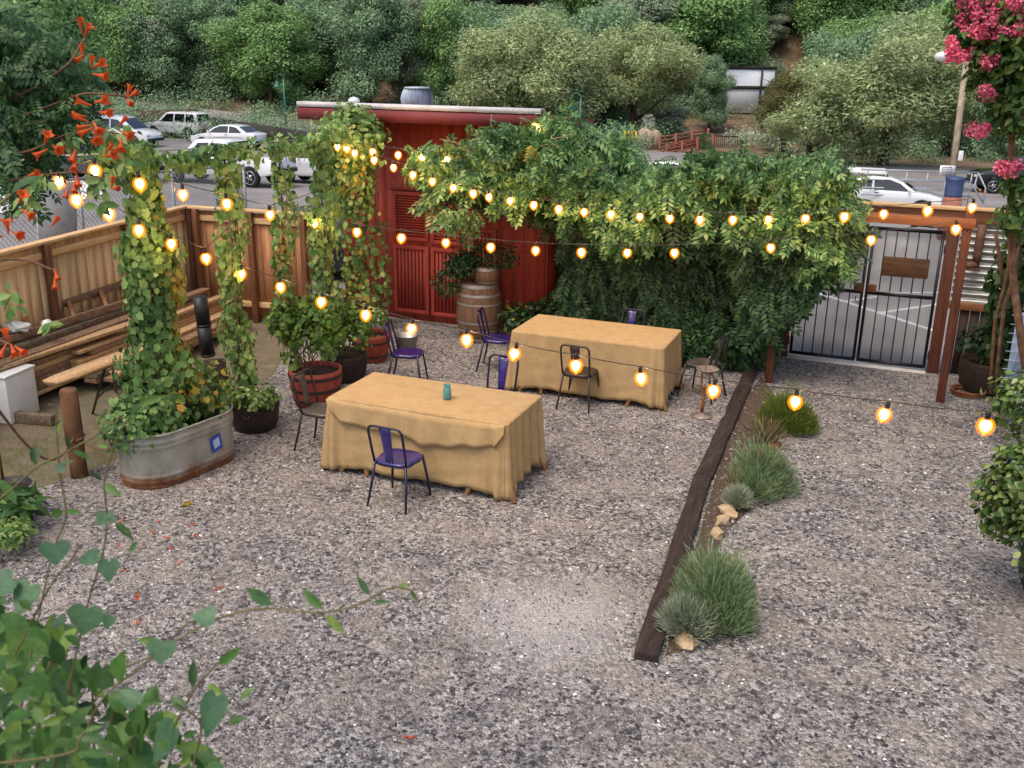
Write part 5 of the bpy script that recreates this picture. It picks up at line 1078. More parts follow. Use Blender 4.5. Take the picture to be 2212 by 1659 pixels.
# ------------------------------------------------------------------ vehicles
PROF = dict(
 sedan=dict(L=4.5, W=1.78, body=[(-2.25, .42), (-2.27, .62), (-2.2, .93), (-1.75, 1.0), (.95, .95), (1.6, .86), (2.08, .74), (2.24, .58), (2.25, .36)], cab=[(-1.72, .985), (-1.05, 1.36), (-.5, 1.45), (.15, 1.43), (.6, 1.28), (1.12, .94)], wx=1.36, wr=.32, zb=.26,
   win=[[(-1.38, 1.0), (-.98, 1.30), (-.5, 1.38), (-.5, .99)], [(-.42, .99), (-.42, 1.38), (.12, 1.37), (.5, 1.24), (.86, .98)]]),
 suv=dict(L=4.6, W=1.85, body=[(-2.25, .5), (-2.27, .8), (-2.2, 1.1), (-1.7, 1.12), (1.0, 1.08), (1.75, 1.02), (2.15, .9), (2.28, .7), (2.28, .45)], cab=[(-2.18, 1.09), (-2.02, 1.65), (-1.7, 1.75), (.1, 1.74), (.4, 1.68), (1.08, 1.07)], wx=1.4, wr=.37, zb=.36,
   win=[[(-1.95, 1.13), (-1.85, 1.6), (-1.25, 1.62), (-1.25, 1.12)], [(-1.13, 1.12), (-1.13, 1.62), (-.35, 1.62), (-.35, 1.11)], [(-.25, 1.11), (-.25, 1.62), (.3, 1.6), (.82, 1.1)]]),
 van=dict(L=4.9, W=1.9, body=[(-2.4, .45), (-2.42, .8), (-2.4, 1.1), (-1.7, 1.12), (1.3, 1.05), (1.9, .98), (2.3, .8), (2.42, .6), (2.42, .4)], cab=[(-2.38, 1.09), (-2.25, 1.68), (-1.9, 1.82), (.2, 1.83), (.65, 1.72), (1.6, 1.02)], wx=1.5, wr=.34, zb=.3,
   win=[[(-2.1, 1.14), (-2.02, 1.6), (-1.1, 1.63), (-1.1, 1.13)], [(-1.0, 1.13), (-1.0, 1.63), (-.1, 1.63), (-.1, 1.12)], [(.0, 1.12), (.0, 1.63), (.5, 1.58), (1.15, 1.09)]]),
 pickup=dict(L=5.5, W=1.95, body=[(-2.72, .55), (-2.74, .85), (-2.72, 1.12), (-.75, 1.12), (1.1, 1.1), (2.2, 1.05), (2.6, .92), (2.74, .7), (2.74, .48)], cab=[(-.78, 1.1), (-.68, 1.7), (-.35, 1.78), (.6, 1.76), (.8, 1.7), (1.35, 1.09)], wx=1.72, wr=.39, zb=.42,
   win=[[(-.55, 1.14), (-.5, 1.62), (.05, 1.64), (.05, 1.13)], [(.13, 1.13), (.13, 1.64), (.62, 1.62), (1.05, 1.12)]]))
def car(kind, lab, cat, loc, rz, paint, name='parked_car', roofbox=False, lower=None):
    p = PROF[kind]; t = thing(name, lab, cat, loc, rz, None); w = p['W'] / 2; wx, wr, zb = p['wx'], p['wr'], p['zb']; ar = wr + .06
    bot = []
    for cx in (wx, -wx):
        bot.append((cx + ar, zb)); 
        for k in range(1, 8): a = math.pi * k / 8; bot.append((cx + ar * math.cos(a), max(zb, wr + ar * math.sin(a) * 1.0 - .02)))
        bot.append((cx - ar, zb))
    poly = p['body'] + bot; P = np.array(poly); n = len(P); ys = [-w, -w * .985, w * .985, w]
    mb = MB(); V = []
    for y in (-w, w): V.append(np.stack([P[:, 0], np.full(n, y), P[:, 1]], 1))
    # slight barrel of the sides: narrower at the sill and shoulder
    V = [v * 1.0 for v in V]
    for v in V: v[:, 1] *= np.where(v[:, 2] < .5, .97, np.where(v[:, 2] > .9, .955, 1.0)); v[:, 1] *= np.where(np.abs(v[:, 0]) > p['L'] / 2 - .12, .90, 1)
    mb.add(np.concatenate(V), [list(range(n)), [n + i for i in range(n)][::-1]] + [[i, n + i, n + (i + 1) % n, (i + 1) % n] for i in range(n)])
    part('body', mb, paint, t, world=False, bev=.05)
    C = np.array(p['cab']); zr = C[:, 1].max(); z0 = C[:, 1].min(); m = len(C)
    yy = lambda z: w * .94 - (z - z0) / (zr - z0) * w * .2
    cb = MB(); V = [np.stack([C[:, 0], sg * yy(C[:, 1]), C[:, 1]], 1) for sg in (-1, 1)]
    cb.add(np.concatenate(V), [list(range(m)), [m + i for i in range(m)][::-1]] + [[i, m + i, m + i + 1, i + 1] for i in range(m - 1)] + [[m - 1, 2 * m - 1, m, 0]])
    part('cabin', cb, paint, t, world=False, bev=.04)
    for win in p['win']:
        for sg in (-1, 1):
            Wn = np.array(win); part('side_window', MB().add(np.stack([Wn[:, 0], sg * (yy(Wn[:, 1]) + .012), Wn[:, 1]], 1), [list(range(len(Wn)))]), M['carglass'], t, world=False)
    def pane(i, j, name, out):
        a, b = C[i], C[j]; d = b - a; nrm = np.array([-d[1], d[0]]); nrm /= np.linalg.norm(nrm); nrm = nrm * (1 if nrm[0] * out > 0 else -1) * .014
        a2 = a + d * .1 + nrm; b2 = a + d * .93 + nrm; ya, yb = yy(a2[1]) - .09, yy(b2[1]) - .09
        part(name, MB().quad((a2[0], -ya, a2[1]), (a2[0], ya, a2[1]), (b2[0], yb, b2[1]), (b2[0], -yb, b2[1])), M['carglass'], t, world=False)
    pane(m - 2, m - 1, 'windshield', 1) if kind != 'sedan' else pane(m - 2, m - 1, 'windshield', 1)
    pane(0, 1, 'rear_window', -1)
    for cx in (wx, -wx):
        for sg in (-1, 1):
            y = sg * (w - .11); wl = part('wheel', MB().tube([(cx, y - .1, wr), (cx, y + .1, wr)], wr, 22), M['rubber'], t, world=False, bev=.025)
            rm = MB(); rm.tube([(cx, y + sg * .095, wr), (cx, y + sg * .106, wr)], wr * .30, 12)
            for k in range(5): a = k * 2 * math.pi / 5; rm.beam((cx, y + sg * .105, wr), (cx + wr * .62 * math.cos(a), y + sg * .105, wr + wr * .62 * math.sin(a)), .02, wr * .2, up=(0, 1, 0))
            rm.tube([(cx + wr * .64 * math.cos(a), y + sg * .102, wr + wr * .64 * math.sin(a)) for a in np.linspace(0, 2 * math.pi, 21)[:-1]], .02, 6, closed=True); part('rim', rm, M['rim'], wl, world=False)
    hL = p['L'] / 2; zf = p['body'][-2][1] + .1
    for sg in (-1, 1):
        part('headlight', MB().box((hL - .09, sg * (w * .70), zf), (.12, .3, .12)), M['lampglass'], t, world=False, bev=.02)
        part('tail_light', MB().box((-hL + .03, sg * (w * .76), p['body'][2][1] - .16), (.08, .2, .2)), M['redlens'], t, world=False, bev=.02)
        part('mirror', MB().box((C[-1][0] - .28, sg * (w + .06), C[-1][1] + .1), (.1, .16, .11)), M['plastic'] if paint is not M['carwhite'] else paint, t, world=False, bev=.02)
        part('door_handle', MB().box((-.3, sg * w * .972, p['body'][3][1] - .12), (.16, .03, .025)), M['plastic'], t, world=False)
    part('front_bumper', MB().box((hL + .0, 0, zb + .14), (.12, w * 1.7, .16)), M['plastic'], t, world=False, bev=.02); part('rear_bumper', MB().box((-hL + .0, 0, zb + .2), (.12, w * 1.7, .16)), M['plastic'], t, world=False, bev=.02)
    if lower is not None:
        for sg in (-1, 1): part('side_band', MB().box((0, sg * (w + .003), .74), (2 * wx - 2 * ar - .05, .012, .22)), lower, t, world=False)
    if roofbox: part('roof_box', MB().box((-.75, 0, zr + .15), (1.6, .65, .2), taper=.86), M['white'], t, world=False, bev=.06); part('roof_rack', MB().box((-.9, 0, zr + .05), (.05, 1.2, .06)).box((0, 0, zr + .05), (.05, 1.2, .06)), M['plastic'], t, world=False)
    return t
def gnd(x, y): return float(hlot(x, y)) - (.35 if y > 66 else 0)
def gp(u, depth, hf=None):
    hf = hf or gnd; v = 300.0
    for k in range(30):
        p = gd(u, v, depth); v += (p[2] - hf(p[0], p[1])) / depth * F / math.cos(PITCH)
    p[2] = hf(p[0], p[1]); return p
def onlot(x, y): return arr(x, y, float(hlot(x, y)))
car('sedan', 'white sedan with a roof box parked beyond the gate beam, nose to the right', 'car', gp(1905, 38), R(2), M['carwhite'], roofbox=True)
car('suv', 'dark maroon wagon with bright wheels at the right edge beyond the railing', 'car', gp(2200, 47), R(190), M['carblack'])
car('suv', 'white four wheel drive with an open tailgate parked by the far fence at the left', 'car', gp(388, 67), R(182), M['carwhite'])
car('van', 'white van whose roof shows left of the white four wheel drive', 'van', gp(262, 60), R(8), M['carwhite'], name='parked_van')
car('suv', 'dark blue vehicle behind the orange flowers at the left', 'car', gp(215, 38), R(12), M['cardark'])
car('pickup', 'white and pale teal pickup truck parked sideways behind the hop vines', 'pickup truck', gp(488, 39), R(184), M['carwhite'], name='pickup_truck', lower=M['carteal'])
car('sedan', 'white low car showing its roof to the right of the open tailgate', 'car', gp(497, 60), R(185), M['carwhite'])
car('sedan', 'dark car parked close behind the back board fence', 'car', onlot(-9.9, 16.6), R(4), M['cardark'])
car('sedan', 'white car showing only its roof above the wisteria, nearer one', 'car', gp(1455, 43), R(4), M['carwhite'])
car('sedan', 'white car roof above the wisteria right of the red bridge railing', 'car', gp(1585, 46.5), R(6), M['carwhite'])
car('suv', 'white vehicle partly hidden between the fourth vine column and the shed', 'car', gp(705, 41), R(186), M['carwhite'])
# red bicycle at the tailgate
bq = gp(447, 66.2) + arr(0, -.1, .0); t = thing('bicycle', 'red bicycle leaning at the open tailgate of the white four wheel drive', 'bicycle', bq, R(-60))
for x in (-.5, .5): part('wheel', MB().tube([(x + .32 * math.cos(a), 0, .33 + .32 * math.sin(a)) for a in np.linspace(0, 2 * math.pi, 21)[:-1]], .025, 6, closed=True), M['rubber'], t, world=False)
part('frame', MB().tube([(-.5, 0, .33), (-.1, 0, .32), (.38, 0, .75), (-.2, 0, .78), (-.1, 0, .32)], .03, 6).tube([(-.5, 0, .33), (-.2, 0, .78)], .025, 6).tube([(.5, 0, .33), (.38, 0, .75), (.36, 0, .95)], .025, 6), mat('red_enamel', ['#b01822', '#c42530'], 9, .3), t, world=False)
part('saddle', MB().box((-.22, 0, .9), (.25, .12, .06)), M['plastic'], t, world=False, bev=.02); part('handlebar', MB().tube([(.36, -.28, .98), (.4, 0, .97), (.36, .28, .98)], .016, 6), M['plastic'], t, world=False)
# ------------------------------------------------------------------ lot furniture
def lampP(lab, base, H, side):
    t = thing('street_lamp', lab, 'street lamp', base)
    part('pole', MB().tube([(0, 0, 0), (0, 0, H * .5), (0, 0, H - .35)], [.09, .07, .05], 8), M['greenlamp'], t, world=False)
    part('arm', MB().tube([(side * .28 * (1 - math.cos(a)), 0, H - .35 + .3 * math.sin(a)) for a in np.linspace(0, math.pi, 12)] + [(side * .56, 0, H - .55)], .028, 6), M['greenlamp'], t, world=False)
    part('lamp_shade', MB().lathe([(.27, H - .98), (.2, H - .85), (.09, H - .7), (.05, H - .52)], (side * .56, 0, 0), 14), M['greenlamp'], t, world=False)
b_ = gp(619, 70); H_ = gd(613, 158, 70)[2] - b_[2]; lampP('green curved street lamp at the left of the shed roof', b_, H_, -1)
b_ = gp(1250, 58); H_ = gd(1243, 198, 58)[2] - b_[2]; lampP('green street lamp whose shade just shows above the wisteria', b_, H_, -1)
b_ = gp(2052, 46); up_ = gd(2084, 158, 46); up_ = up_ + (up_ - b_) * .25
t = thing('utility_pole', 'leaning pale wooden utility pole behind the parking sign', 'utility pole', b_)
part('pole', MB().tube([b_, up_], [.17, .13], 10), M['palebark'], t, smooth=True)
la = b_ + (up_ - b_) * .9; tip = gd(2034, 122, 45.5); part('lamp_arm', MB().tube([la, tip + arr(0, 0, .05)], .035, 6), M['rail'], t)
part('lamp_head', MB().lathe([(.05, -.22), (.26, -.14), (.34, .02), (.22, .16), (.04, .22)], tip, 14), M['white'], t, smooth=True)
mbx = b_ + (up_ - b_) * .22; part('meter_box', MB().box(mbx + arr(.25, -.15, .25), (.2, .15, .45)), M['white'], t, bev=.01)
# guard railing
t = thing('metal_railing', 'grey metal handrail with sloping end beyond the gate', 'railing', gp(1990, 37)); 
q = lambda u, v: gd(u, v, 37.0)
rl = [[(1860, 366), (2113, 373)], [(1860, 387), (2100, 393)], [(1860, 405), (2100, 410)], [(1860, 420), (2100, 424)]]
for a, b in rl: part('rail', MB().tube([q(*a), q(*b)], .035, 6), M['rail'], t)
part('end_rail', MB().tube([q(2113, 373), q(2129, 406), q(2124, 440)], .035, 6).tube([q(2113, 373), q(2104, 405), q(2122, 436)], .03, 6), M['rail'], t)
for u in (1875, 1915, 1960, 2005, 2060, 2100): p_ = q(u, 368 + (u - 1860) * .027); part('post', MB().tube([arr(p_[0], p_[1], float(hlot(p_[0], p_[1]))), p_], .03, 6), M['rail'], t)
for u, v in ((2117, 409), (2128, 414)): part('reflector', MB().tube([q(u, v), q(u, v + 4)], .05, 6), mat('orange_reflector', ['#c46a14', '#d67a1c'], 9, .4), t)
bb_ = gp(2044, 30); zt_ = gd(2044, 421, 30)[2]
single('brick_pillar', MB().box((bb_[0], bb_[1], (bb_[2] + zt_) / 2), (.52, .52, zt_ - bb_[2])), mat('faded_brick', ['#7a4a3c', '#96604f', '#a87262'], 14, .85, None, .3, .006), 'low reddish pillar under the blue bin', 'pillar', bb_)
bn = thing('waste_bin', 'dark blue ribbed bin standing on the reddish pillar', 'bin', (bb_[0], bb_[1], zt_))
part('drum', MB().lathe([(.25, 0), (.27, .04), (.25, .08), (.27, .3), (.25, .34), (.28, .5), (.28, .56), (.2, .6)], n=20), mat('dark_blue_plastic', ['#2c3a5e', '#39496f'], 9, .5), bn, world=False)
sgp = gd(2046, 369, 29.6); t = thing('parking_sign', 'small white notice board with rows of grey lettering above the blue bin', 'sign', (sgp[0], sgp[1], bb_[2]))
part('sign_board', MB().box(sgp, (.46, .02, .32), YAW), M['white'], t); part('sign_post', MB().box((sgp[0] + .0, sgp[1] + .04, (bb_[2] + sgp[2] + .1) / 2), (.05, .05, sgp[2] + .1 - bb_[2])), M['rail'], t)
tx = MB()
for k, (z, w_) in enumerate(((.11, .3), (.055, .36), (0, .3), (-.055, .34), (-.11, .24))):
    x = -w_ / 2
    while x < w_ / 2 - .02: 
        ww = rng.uniform(.02, .05); c_ = sgp + arr(math.cos(YAW) * (x + ww / 2), math.sin(YAW) * (x + ww / 2), z) + arr(math.sin(YAW), -math.cos(YAW), 0) * .0125; tx.box(c_, (ww, .003, .028), YAW); x += ww + .014
part('lettering', tx, mat('grey_lettering', ['#5d6468', '#6b7276'], 9, .6), t)
# far fences and bridge
def farfence(name, lab, pts, H, m, th=.05, gap=None, cat='fence'):
    t = thing(name, lab, cat, pts[0])
    for a, b in zip(pts[:-1], pts[1:]):
        L = np.linalg.norm(b - a); k = max(2, int(L / 2.4))
        for i in range(k): c = a + (b - a) * i / k; part('post', MB().box(c + arr(0, 0, H / 2), (.1, .1, H + .1)), m, t)
        if gap is None: part('panel', MB().beam(a + arr(0, 0, H * .5), b + arr(0, 0, H * .5), th, H * .96), m, t)
        else:
            for z in gap: part('rail', MB().beam(a + arr(0, 0, H * z), b + arr(0, 0, H * z), th, .11), m, t)
    return t
M['farwood'] = mat('far_brown_fence', ['#4a3a30', '#5d4a3e'], 6, .8, (4, 4, .5)); M['fardark'] = mat('far_dark_fence', ['#2b2725', '#3a3532'], 6, .8)
M['bridge'] = mat('red_brown_bridge_wood', ['#6e3a2e', '#84493a', '#925847'], 6, .75)
farfence('far_fence', 'brown board fence behind the white four wheel drive', [gp(300, 71), gp(430, 72)], 1.35, M['farwood'])
farfence('far_fence', 'dark low fence running from the white four wheel drive to the shed roof', [gp(440, 71), gp(600, 63), gp(780, 55)], 1.15, M['fardark'])
bz = lambda u, v, d: gd(u, v, d)
br = thing('footbridge', 'red brown wooden footbridge railing in front of the dirt clearing', 'bridge', gp(1480, 66))
for (a, b) in (((1425, 330), (1530, 308)), ((1440, 348), (1540, 322))):
    for k in range(5): part('rail', MB().beam(bz(a[0], a[1] - 34 + k * 8, 66), bz(b[0], b[1] - 26 + k * 7, 68), .06, .10), M['bridge'], br)
    for k in range(4): u = a[0] + (b[0] - a[0]) * k / 3; v = a[1] + (b[1] - a[1]) * k / 3; part('post', MB().beam(bz(u, v + 12, 66 + k * .6), bz(u, v - 37 + k * 2, 66 + k * .6), .14, .14, up=(1, 0, 0)), M['bridge'], br)
part('deck', MB().beam(bz(1420, 352, 66), bz(1540, 330, 68), .3, .3), M['bridge'], br)
irf = thing('iron_fence', 'black iron picket fence beyond the footbridge', 'fence', gp(1550, 74))
for v in (292, 318): part('rail', MB().beam(bz(1478, v, 74), bz(1595, v + 3, 75), .06, .07), M['black'], irf)
pk = MB()
for u in np.arange(1480, 1595, 4.5): pk.beam(bz(u, 290, 74.5), bz(u, 325, 74.5), .04, .04, up=(1, 0, 0))
part('pickets', pk, M['black'], irf)
for k, (u, v) in enumerate(((1345, 284), (1352, 286), (1360, 283))):
    b_ = gp(u + 8, 63); b_[2] = bz(u, 300, 63)[2]
y_ = thing('barrier', 'small yellow slatted barrier left of the footbridge', 'barrier', bz(1362, 302, 64))
for u in (1350, 1358, 1366, 1374): part('slat', MB().beam(bz(u, 302, 64), bz(u, 283, 64), .1, .05, up=(0, 1, 0)), mat('yellow_paint', ['#c7a21e', '#d8b32a'], 9, .5), y_)
part('rail', MB().beam(bz(1346, 288, 64.1), bz(1380, 287, 64.1), .06, .1), M['redlens'], y_)
st = gp(1394, 72); zz = bz(1394, 285, 72)[2]; rh = MB()
for k in range(9): a = rng.uniform(0, 6.28); r_ = rng.uniform(0, .9); rr = rng.uniform(.28, .5); rh.lathe([(rr * .8, -1.0), (rr, -.1), (rr * .7, rr * .5), (.05, rr * .8)], (st[0] + r_ * math.cos(a), st[1] + r_ * math.sin(a), zz - .2 * r_), 6)
single('rock_heap', rh, mat('pale_heap_rock', ['#a58c78', '#c4ac98'], 3, .9, None, .8, .1), 'heap of pale reddish rocks left of the footbridge', 'rock heap', (st[0], st[1], zz - 1.0))
hs = thing('white_shrub', 'small white flowering shrub above the pale rock heap', 'shrub', (st[0], st[1] + .4, zz)); lpart('foliage', [blob((st[0], st[1] + .4, zz + .75), (.45, .45, .5), 260, .16, LEAF8, .6), blob((st[0] + .2, st[1] + .4, zz + .4), (.3, .3, .3), 90, .14, LEAF8, .6)], leafmat('white_blossom', ['#c8cccc', '#dfe3e2', '#b4c0b4'], .6, .3), hs)
# pale building behind the trees
bb0 = gp(1610, 92); Z = lambda v: bz(1600, v, 92)[2]; bd = thing('white_building', 'white walled building half hidden between the trees on the slope', 'building', bb0, YAW)
x0, x1 = -1.9, 2.2
part('wall', MB().box((0, 1.5, (Z(150) - bb0[2]) / 2), (4.4, 5, Z(150) - bb0[2])), mat('white_stucco', ['#dde2e6', '#eceff2'], 3, .7), bd, world=False)
part('eave', MB().box((0, -1.05, Z(188) - bb0[2]), (4.5, .2, .28)), M['fardark'], bd, world=False); part('roof', MB().box((0, 1.6, Z(146) - bb0[2]), (4.7, 5.4, .25)), M['fardark'], bd, world=False)
part('downspout', MB().box((1.0, -1.08, (Z(160) + Z(215)) / 2 - bb0[2]), (.15, .15, 3.0)), M['fardark'], bd, world=False)
w0 = bz(1640, 168, 90); w1 = gd(2066, 125, 46); single('overhead_wire', MB().tube([w0 + (w1 - w0) * s - arr(0, 0, 1.2 * math.sin(math.pi * s)) for s in np.linspace(0, 1, 20)], .02, 5), M['cable'], 'thin overhead wire from the white building to the utility pole', 'wire', w0)
# grey sheet and chain link fence beyond the left fence
sh0 = gd(113, 505, 10.6); single('leaning_sheet', MB().box((-11.9, 11.2, 1.5), (.03, .75, 1.5), .1, rot=np.array(Matrix.Rotation(R(8), 3, 'Y'))), mat('grey_sheet', ['#9a9c9c', '#b4b6b4'], 6, .6), 'tall pale grey sheet leaning outside the left board fence', 'panel', (-11.9, 11.2, .75))
cl = thing('chain_link_fence', 'galvanised chain link fence outside the corner of the board fence', 'fence', (-12.6, 13.4, float(hlot(-12.6, 13.4))))
A0, A1 = arr(-12.3, 9.8), arr(-13.2, 17.6); Lc = np.linalg.norm(A1 - A0); dc = (A1 - A0) / Lc; zc = lambda s: float(hlot(*(A0 + dc * s)))
cm = MB(); Hc = 1.95
for s in np.arange(-Hc, Lc, .10):
    for sg in (1, -1):
        s0, s1 = (s, s + Hc) if sg > 0 else (s + Hc, s); z0, z1 = 0, Hc
        def cut(sa, za, sb, zb):
            out = []
            for q_, z_, qo, zo in ((sa, za, sb, zb), (sb, zb, sa, za)):
                if q_ < 0: z_ += (zo - z_) * (0 - q_) / (qo - q_); q_ = 0
                if q_ > Lc: z_ += (zo - z_) * (Lc - q_) / (qo - q_); q_ = Lc
                out.append((q_, z_))
            return out
        if max(s0, s1) <= 0 or min(s0, s1) >= Lc: continue
        (qa, za), (qb, zb) = cut(s0, z0, s1, z1); pa = A0 + dc * qa; pb = A0 + dc * qb
        if abs(qa - qb) < .02: continue
        cm.beam((*pa, zc(qa) + za), (*pb, zc(qb) + zb), .006, .006)
part('wire_mesh', cm, M['steel'], cl)
for s in np.linspace(0, Lc, 4): p_ = A0 + dc * s; part('post', MB().tube([(*p_, zc(s)), (*p_, zc(s) + Hc + .05)], .03, 8), M['steel'], cl)
part('top_rail', MB().tube([(*A0, zc(0) + Hc), (*A1, zc(Lc) + Hc)], .022, 8), M['steel'], cl)
# ------------------------------------------------------------------ trees on the slope
Lf['olive'] = leafmat('olive_crown', ['#84986c', '#a2b484', '#bcca9c', '#d2dab0'], .6, .3)  # far crown colours paled and greyed to stand in for haze
Lf['green'] = leafmat('bright_green_crown', ['#5e8650', '#7aa464', '#94ba7a', '#b0cc90'], .6, .3)
Lf['dark'] = leafmat('dark_green_crown', ['#5c7e62', '#789a78', '#92b08c', '#aec49c'], .6, .25)
Lf['greyg'] = leafmat('grey_green_crown', ['#7c8e7c', '#98a894', '#b2bea8', '#a4b292'], .7, .25)
Lf['brownish'] = leafmat('brownish_crown', ['#5c5e3a', '#74744a', '#80764e', '#6c7a4c'], .7, .25)
def crownmesh(name, seed, kind, m):
    global rng
    sv_ = rng; rng = np.random.default_rng(seed); g = []
    if kind == 'willow' and seed == 1: cl_ = [(rdir(1)[0] * arr(3.0, 3.0, 3.1) * rng.uniform(.5, 1) + arr(0, 0, 4.1), rng.uniform(.7, 1.3)) for k in range(60)]
    elif kind == 'round': cl_ = [(rdir(1)[0] * arr(2.7, 2.7, 3.2) * rng.uniform(.45, 1) + arr(0, 0, 4.0), rng.uniform(.8, 1.5)) for k in range(48)]
    elif kind == 'cone': cl_ = []
    elif kind == 'willow': cl_ = [(rdir(1)[0] * arr(2.9, 2.9, 2.2) * rng.uniform(.5, 1) + arr(0, 0, 4.9), rng.uniform(.7, 1.3)) for k in range(46)]
    else: cl_ = [(rdir(1)[0] * arr(2.5, 2.5, 3.6) * rng.uniform(.4, 1) + arr(0, 0, 4.0), rng.uniform(.7, 1.25)) for k in range(50)]
    if kind == 'cone':
        for k in range(46): h = rng.uniform(.06, 1) ; a = rng.uniform(0, 6.28); r = (1 - h) ** .75 * 2.7 * rng.uniform(.5, 1); cl_.append((arr(r * math.cos(a), r * math.sin(a), .9 + 7.6 * h), rng.uniform(.55, 1.0) * (1.15 - .6 * h)))
    for c, r in cl_:
        n = int(760 * r * r) + 140
        g.append(blob(c, (r, r, r * (.72 if kind != 'willow' else .85)), n, .18 if kind != 'willow' else .21, RHOMB, .55 if kind != 'willow' else .32, .25 if kind != 'willow' else .1, .45, upb=.5))
    rng = sv_; return leafmesh(name, g, m)
def trunkmesh(seed):
    rg_ = np.random.default_rng(seed); m = MB(); m.tube([(0, 0, -.3), (.05, 0, 1.2), (.1, .05, 3.0), (.0, .1, 5.4)], [.26, .2, .15, .06], 8)
    for k in range(6): a = rg_.uniform(0, 6.28); z = rg_.uniform(1.4, 3.8); r = rg_.uniform(1.2, 2.2); m.tube([(.05, 0, z), (r * .5 * math.cos(a), r * .5 * math.sin(a), z + .7), (r * math.cos(a), r * math.sin(a), z + 1.7)], [.1, .07, .03], 6)
    return m.mesh('trunk', M['bark'], smooth=True)
TM = [trunkmesh(k) for k in range(2)]
CM = {('olive', 0): crownmesh('crown', 1, 'willow', Lf['olive']), ('olive', 1): crownmesh('crown', 2, 'willow', Lf['olive']), ('green', 0): crownmesh('crown', 3, 'round', Lf['green']), ('cone', 0): crownmesh('crown', 4, 'cone', Lf['green']),
      ('dark', 0): crownmesh('crown', 5, 'round', Lf['dark']), ('dark', 1): crownmesh('crown', 6, 'tall', Lf['dark']), ('greyg', 0): crownmesh('crown', 7, 'tall', Lf['greyg']), ('brownish', 0): crownmesh('crown', 8, 'round', Lf['brownish'])}
def tree(kind, var, u, depth, vtop, wpx, lab, vbase=None, group='trees on the slope beyond the parking lot'):
    q = gp(u, depth, lambda a, b: float(hground(a, b))); x, y, zb = q; 
    if vbase is not None: zb = gd(u, vbase, depth)[2]
    zt = gd(u, vtop, depth)[2]; s = (zt - zb) / 8.0; w_ = wpx * depth / F / 7.2
    t = thing('broadleaf_tree' if kind != 'cone' else 'conical_tree', lab, 'tree', (x, y, zb), rng.uniform(0, 6.28), group); t.scale = (w_, w_, s)
    link('trunk', TM[int(rng.integers(2))], parent=t); link('crown', CM[(kind, var)], parent=t); return t
TL = [('green', 0, 60, 60, -160, 420, 'big dark green tree filling the upper left corner behind the trumpet vine'),
 ('greyg', 0, 320, 84, -60, 270, 'grey green loose tree behind the white van'),
 ('dark', 1, 440, 88, 10, 230, 'dark green tree between the grey green tree and the street lamp'),
 ('cone', 0, 588, 80, 18, 190, 'bright green conical tree behind the left street lamp'),
 ('dark', 0, 720, 90, -30, 260, 'bluish dark tree above the left end of the shed roof'),
 ('dark', 1, 850, 94, -60, 230, 'dark tree above the turbine vent'),
 ('olive', 0, 1130, 74, 25, 360, 'large pale olive tree left of the forked trunk above the wisteria'),
 ('olive', 1, 1362, 76, 42, 300, 'pale olive tree with a visible leaning trunk beside the white figure'),
 ('green', 0, 1470, 94, -60, 330, 'bright green tree behind the two olive trees'),
 ('greyg', 0, 1640, 104, 20, 170, 'grey green bushy tree left of the bare brown slope'),
 ('brownish', 0, 1690, 72, 128, 130, 'dark brownish tree right of the white building'),
 ('olive', 0, 1905, 60, 35, 420, 'broad green willow like tree right of the brownish tree'),
 ('olive', 1, 1745, 62, 215, 230, 'lower willow like bush in front of the broad green tree'),
 ('green', 0, 2040, 72, -40, 300, 'green tree behind the utility pole'),
 ('dark', 0, 2190, 56, 120, 230, 'dark tree behind the crepe myrtle trunk'),
 ('dark', 1, 1530, 84, 110, 110, 'dark shrubby tree under the white building'),
 ('greyg', 0, 1430, 80, 215, 150, 'small grey green tree at the left of the dirt clearing'),
 ('dark', 0, 1260, 82, 190, 190, 'low dark tree under the large olive crowns'),
 ('dark', 1, 980, 92, 60, 170, 'slim dark tree by the pale bare trunk'),
 ('green', 0, 250, 96, -40, 220, 'green tree at the far left behind the grey green one')]
for a in TL: tree(*a)
kinds = [('dark', 0), ('dark', 1), ('green', 0), ('greyg', 0), ('brownish', 0)]
for k in range(150):
    row = k // 25; u = -160 + (k % 25) * 104 + (row % 2) * 52 + rng.uniform(-30, 30); dp = (84, 92, 101, 110, 120, 132)[row] + rng.uniform(-3, 3)
    if 1680 < u < 1800 and row < 3: continue
    if 1380 < u < 1700 and row < 2: continue
    if 1555 < u < 1665 and row < 2: continue
    kd = kinds[int(rng.choice([0, 0, 1, 1, 2, 2, 3]))]; hh = rng.uniform(8, 13)
    q = gp(u, dp, lambda a, b: float(hground(a, b))); tv = 147 + (CAMH - q[2] - hh) / dp * F
    tree(*kd, u, dp, tv, rng.uniform(190, 280), 'tree of the dense wood rising up the slope', group='wood high on the slope')
t = thing('bare_tree', 'bare grey branched bush on the brown slope at the top', 'tree', gp(1735, 112)); bt = MB()
for k in range(46): a = rng.uniform(0, 6.28); e = rng.uniform(.4, 1.3); L = rng.uniform(2.5, 5.5); bt.tube(wig((0, 0, 0), (L * math.cos(a) * math.cos(e), L * math.sin(a) * math.cos(e), L * math.sin(e)), 7, .25), [.09, .08, .07, .06, .05, .04, .03], 4)
part('branches', bt, mat('grey_bare_branches', ['#8c868a', '#a8a2a4'], 5, .8), t, world=False)
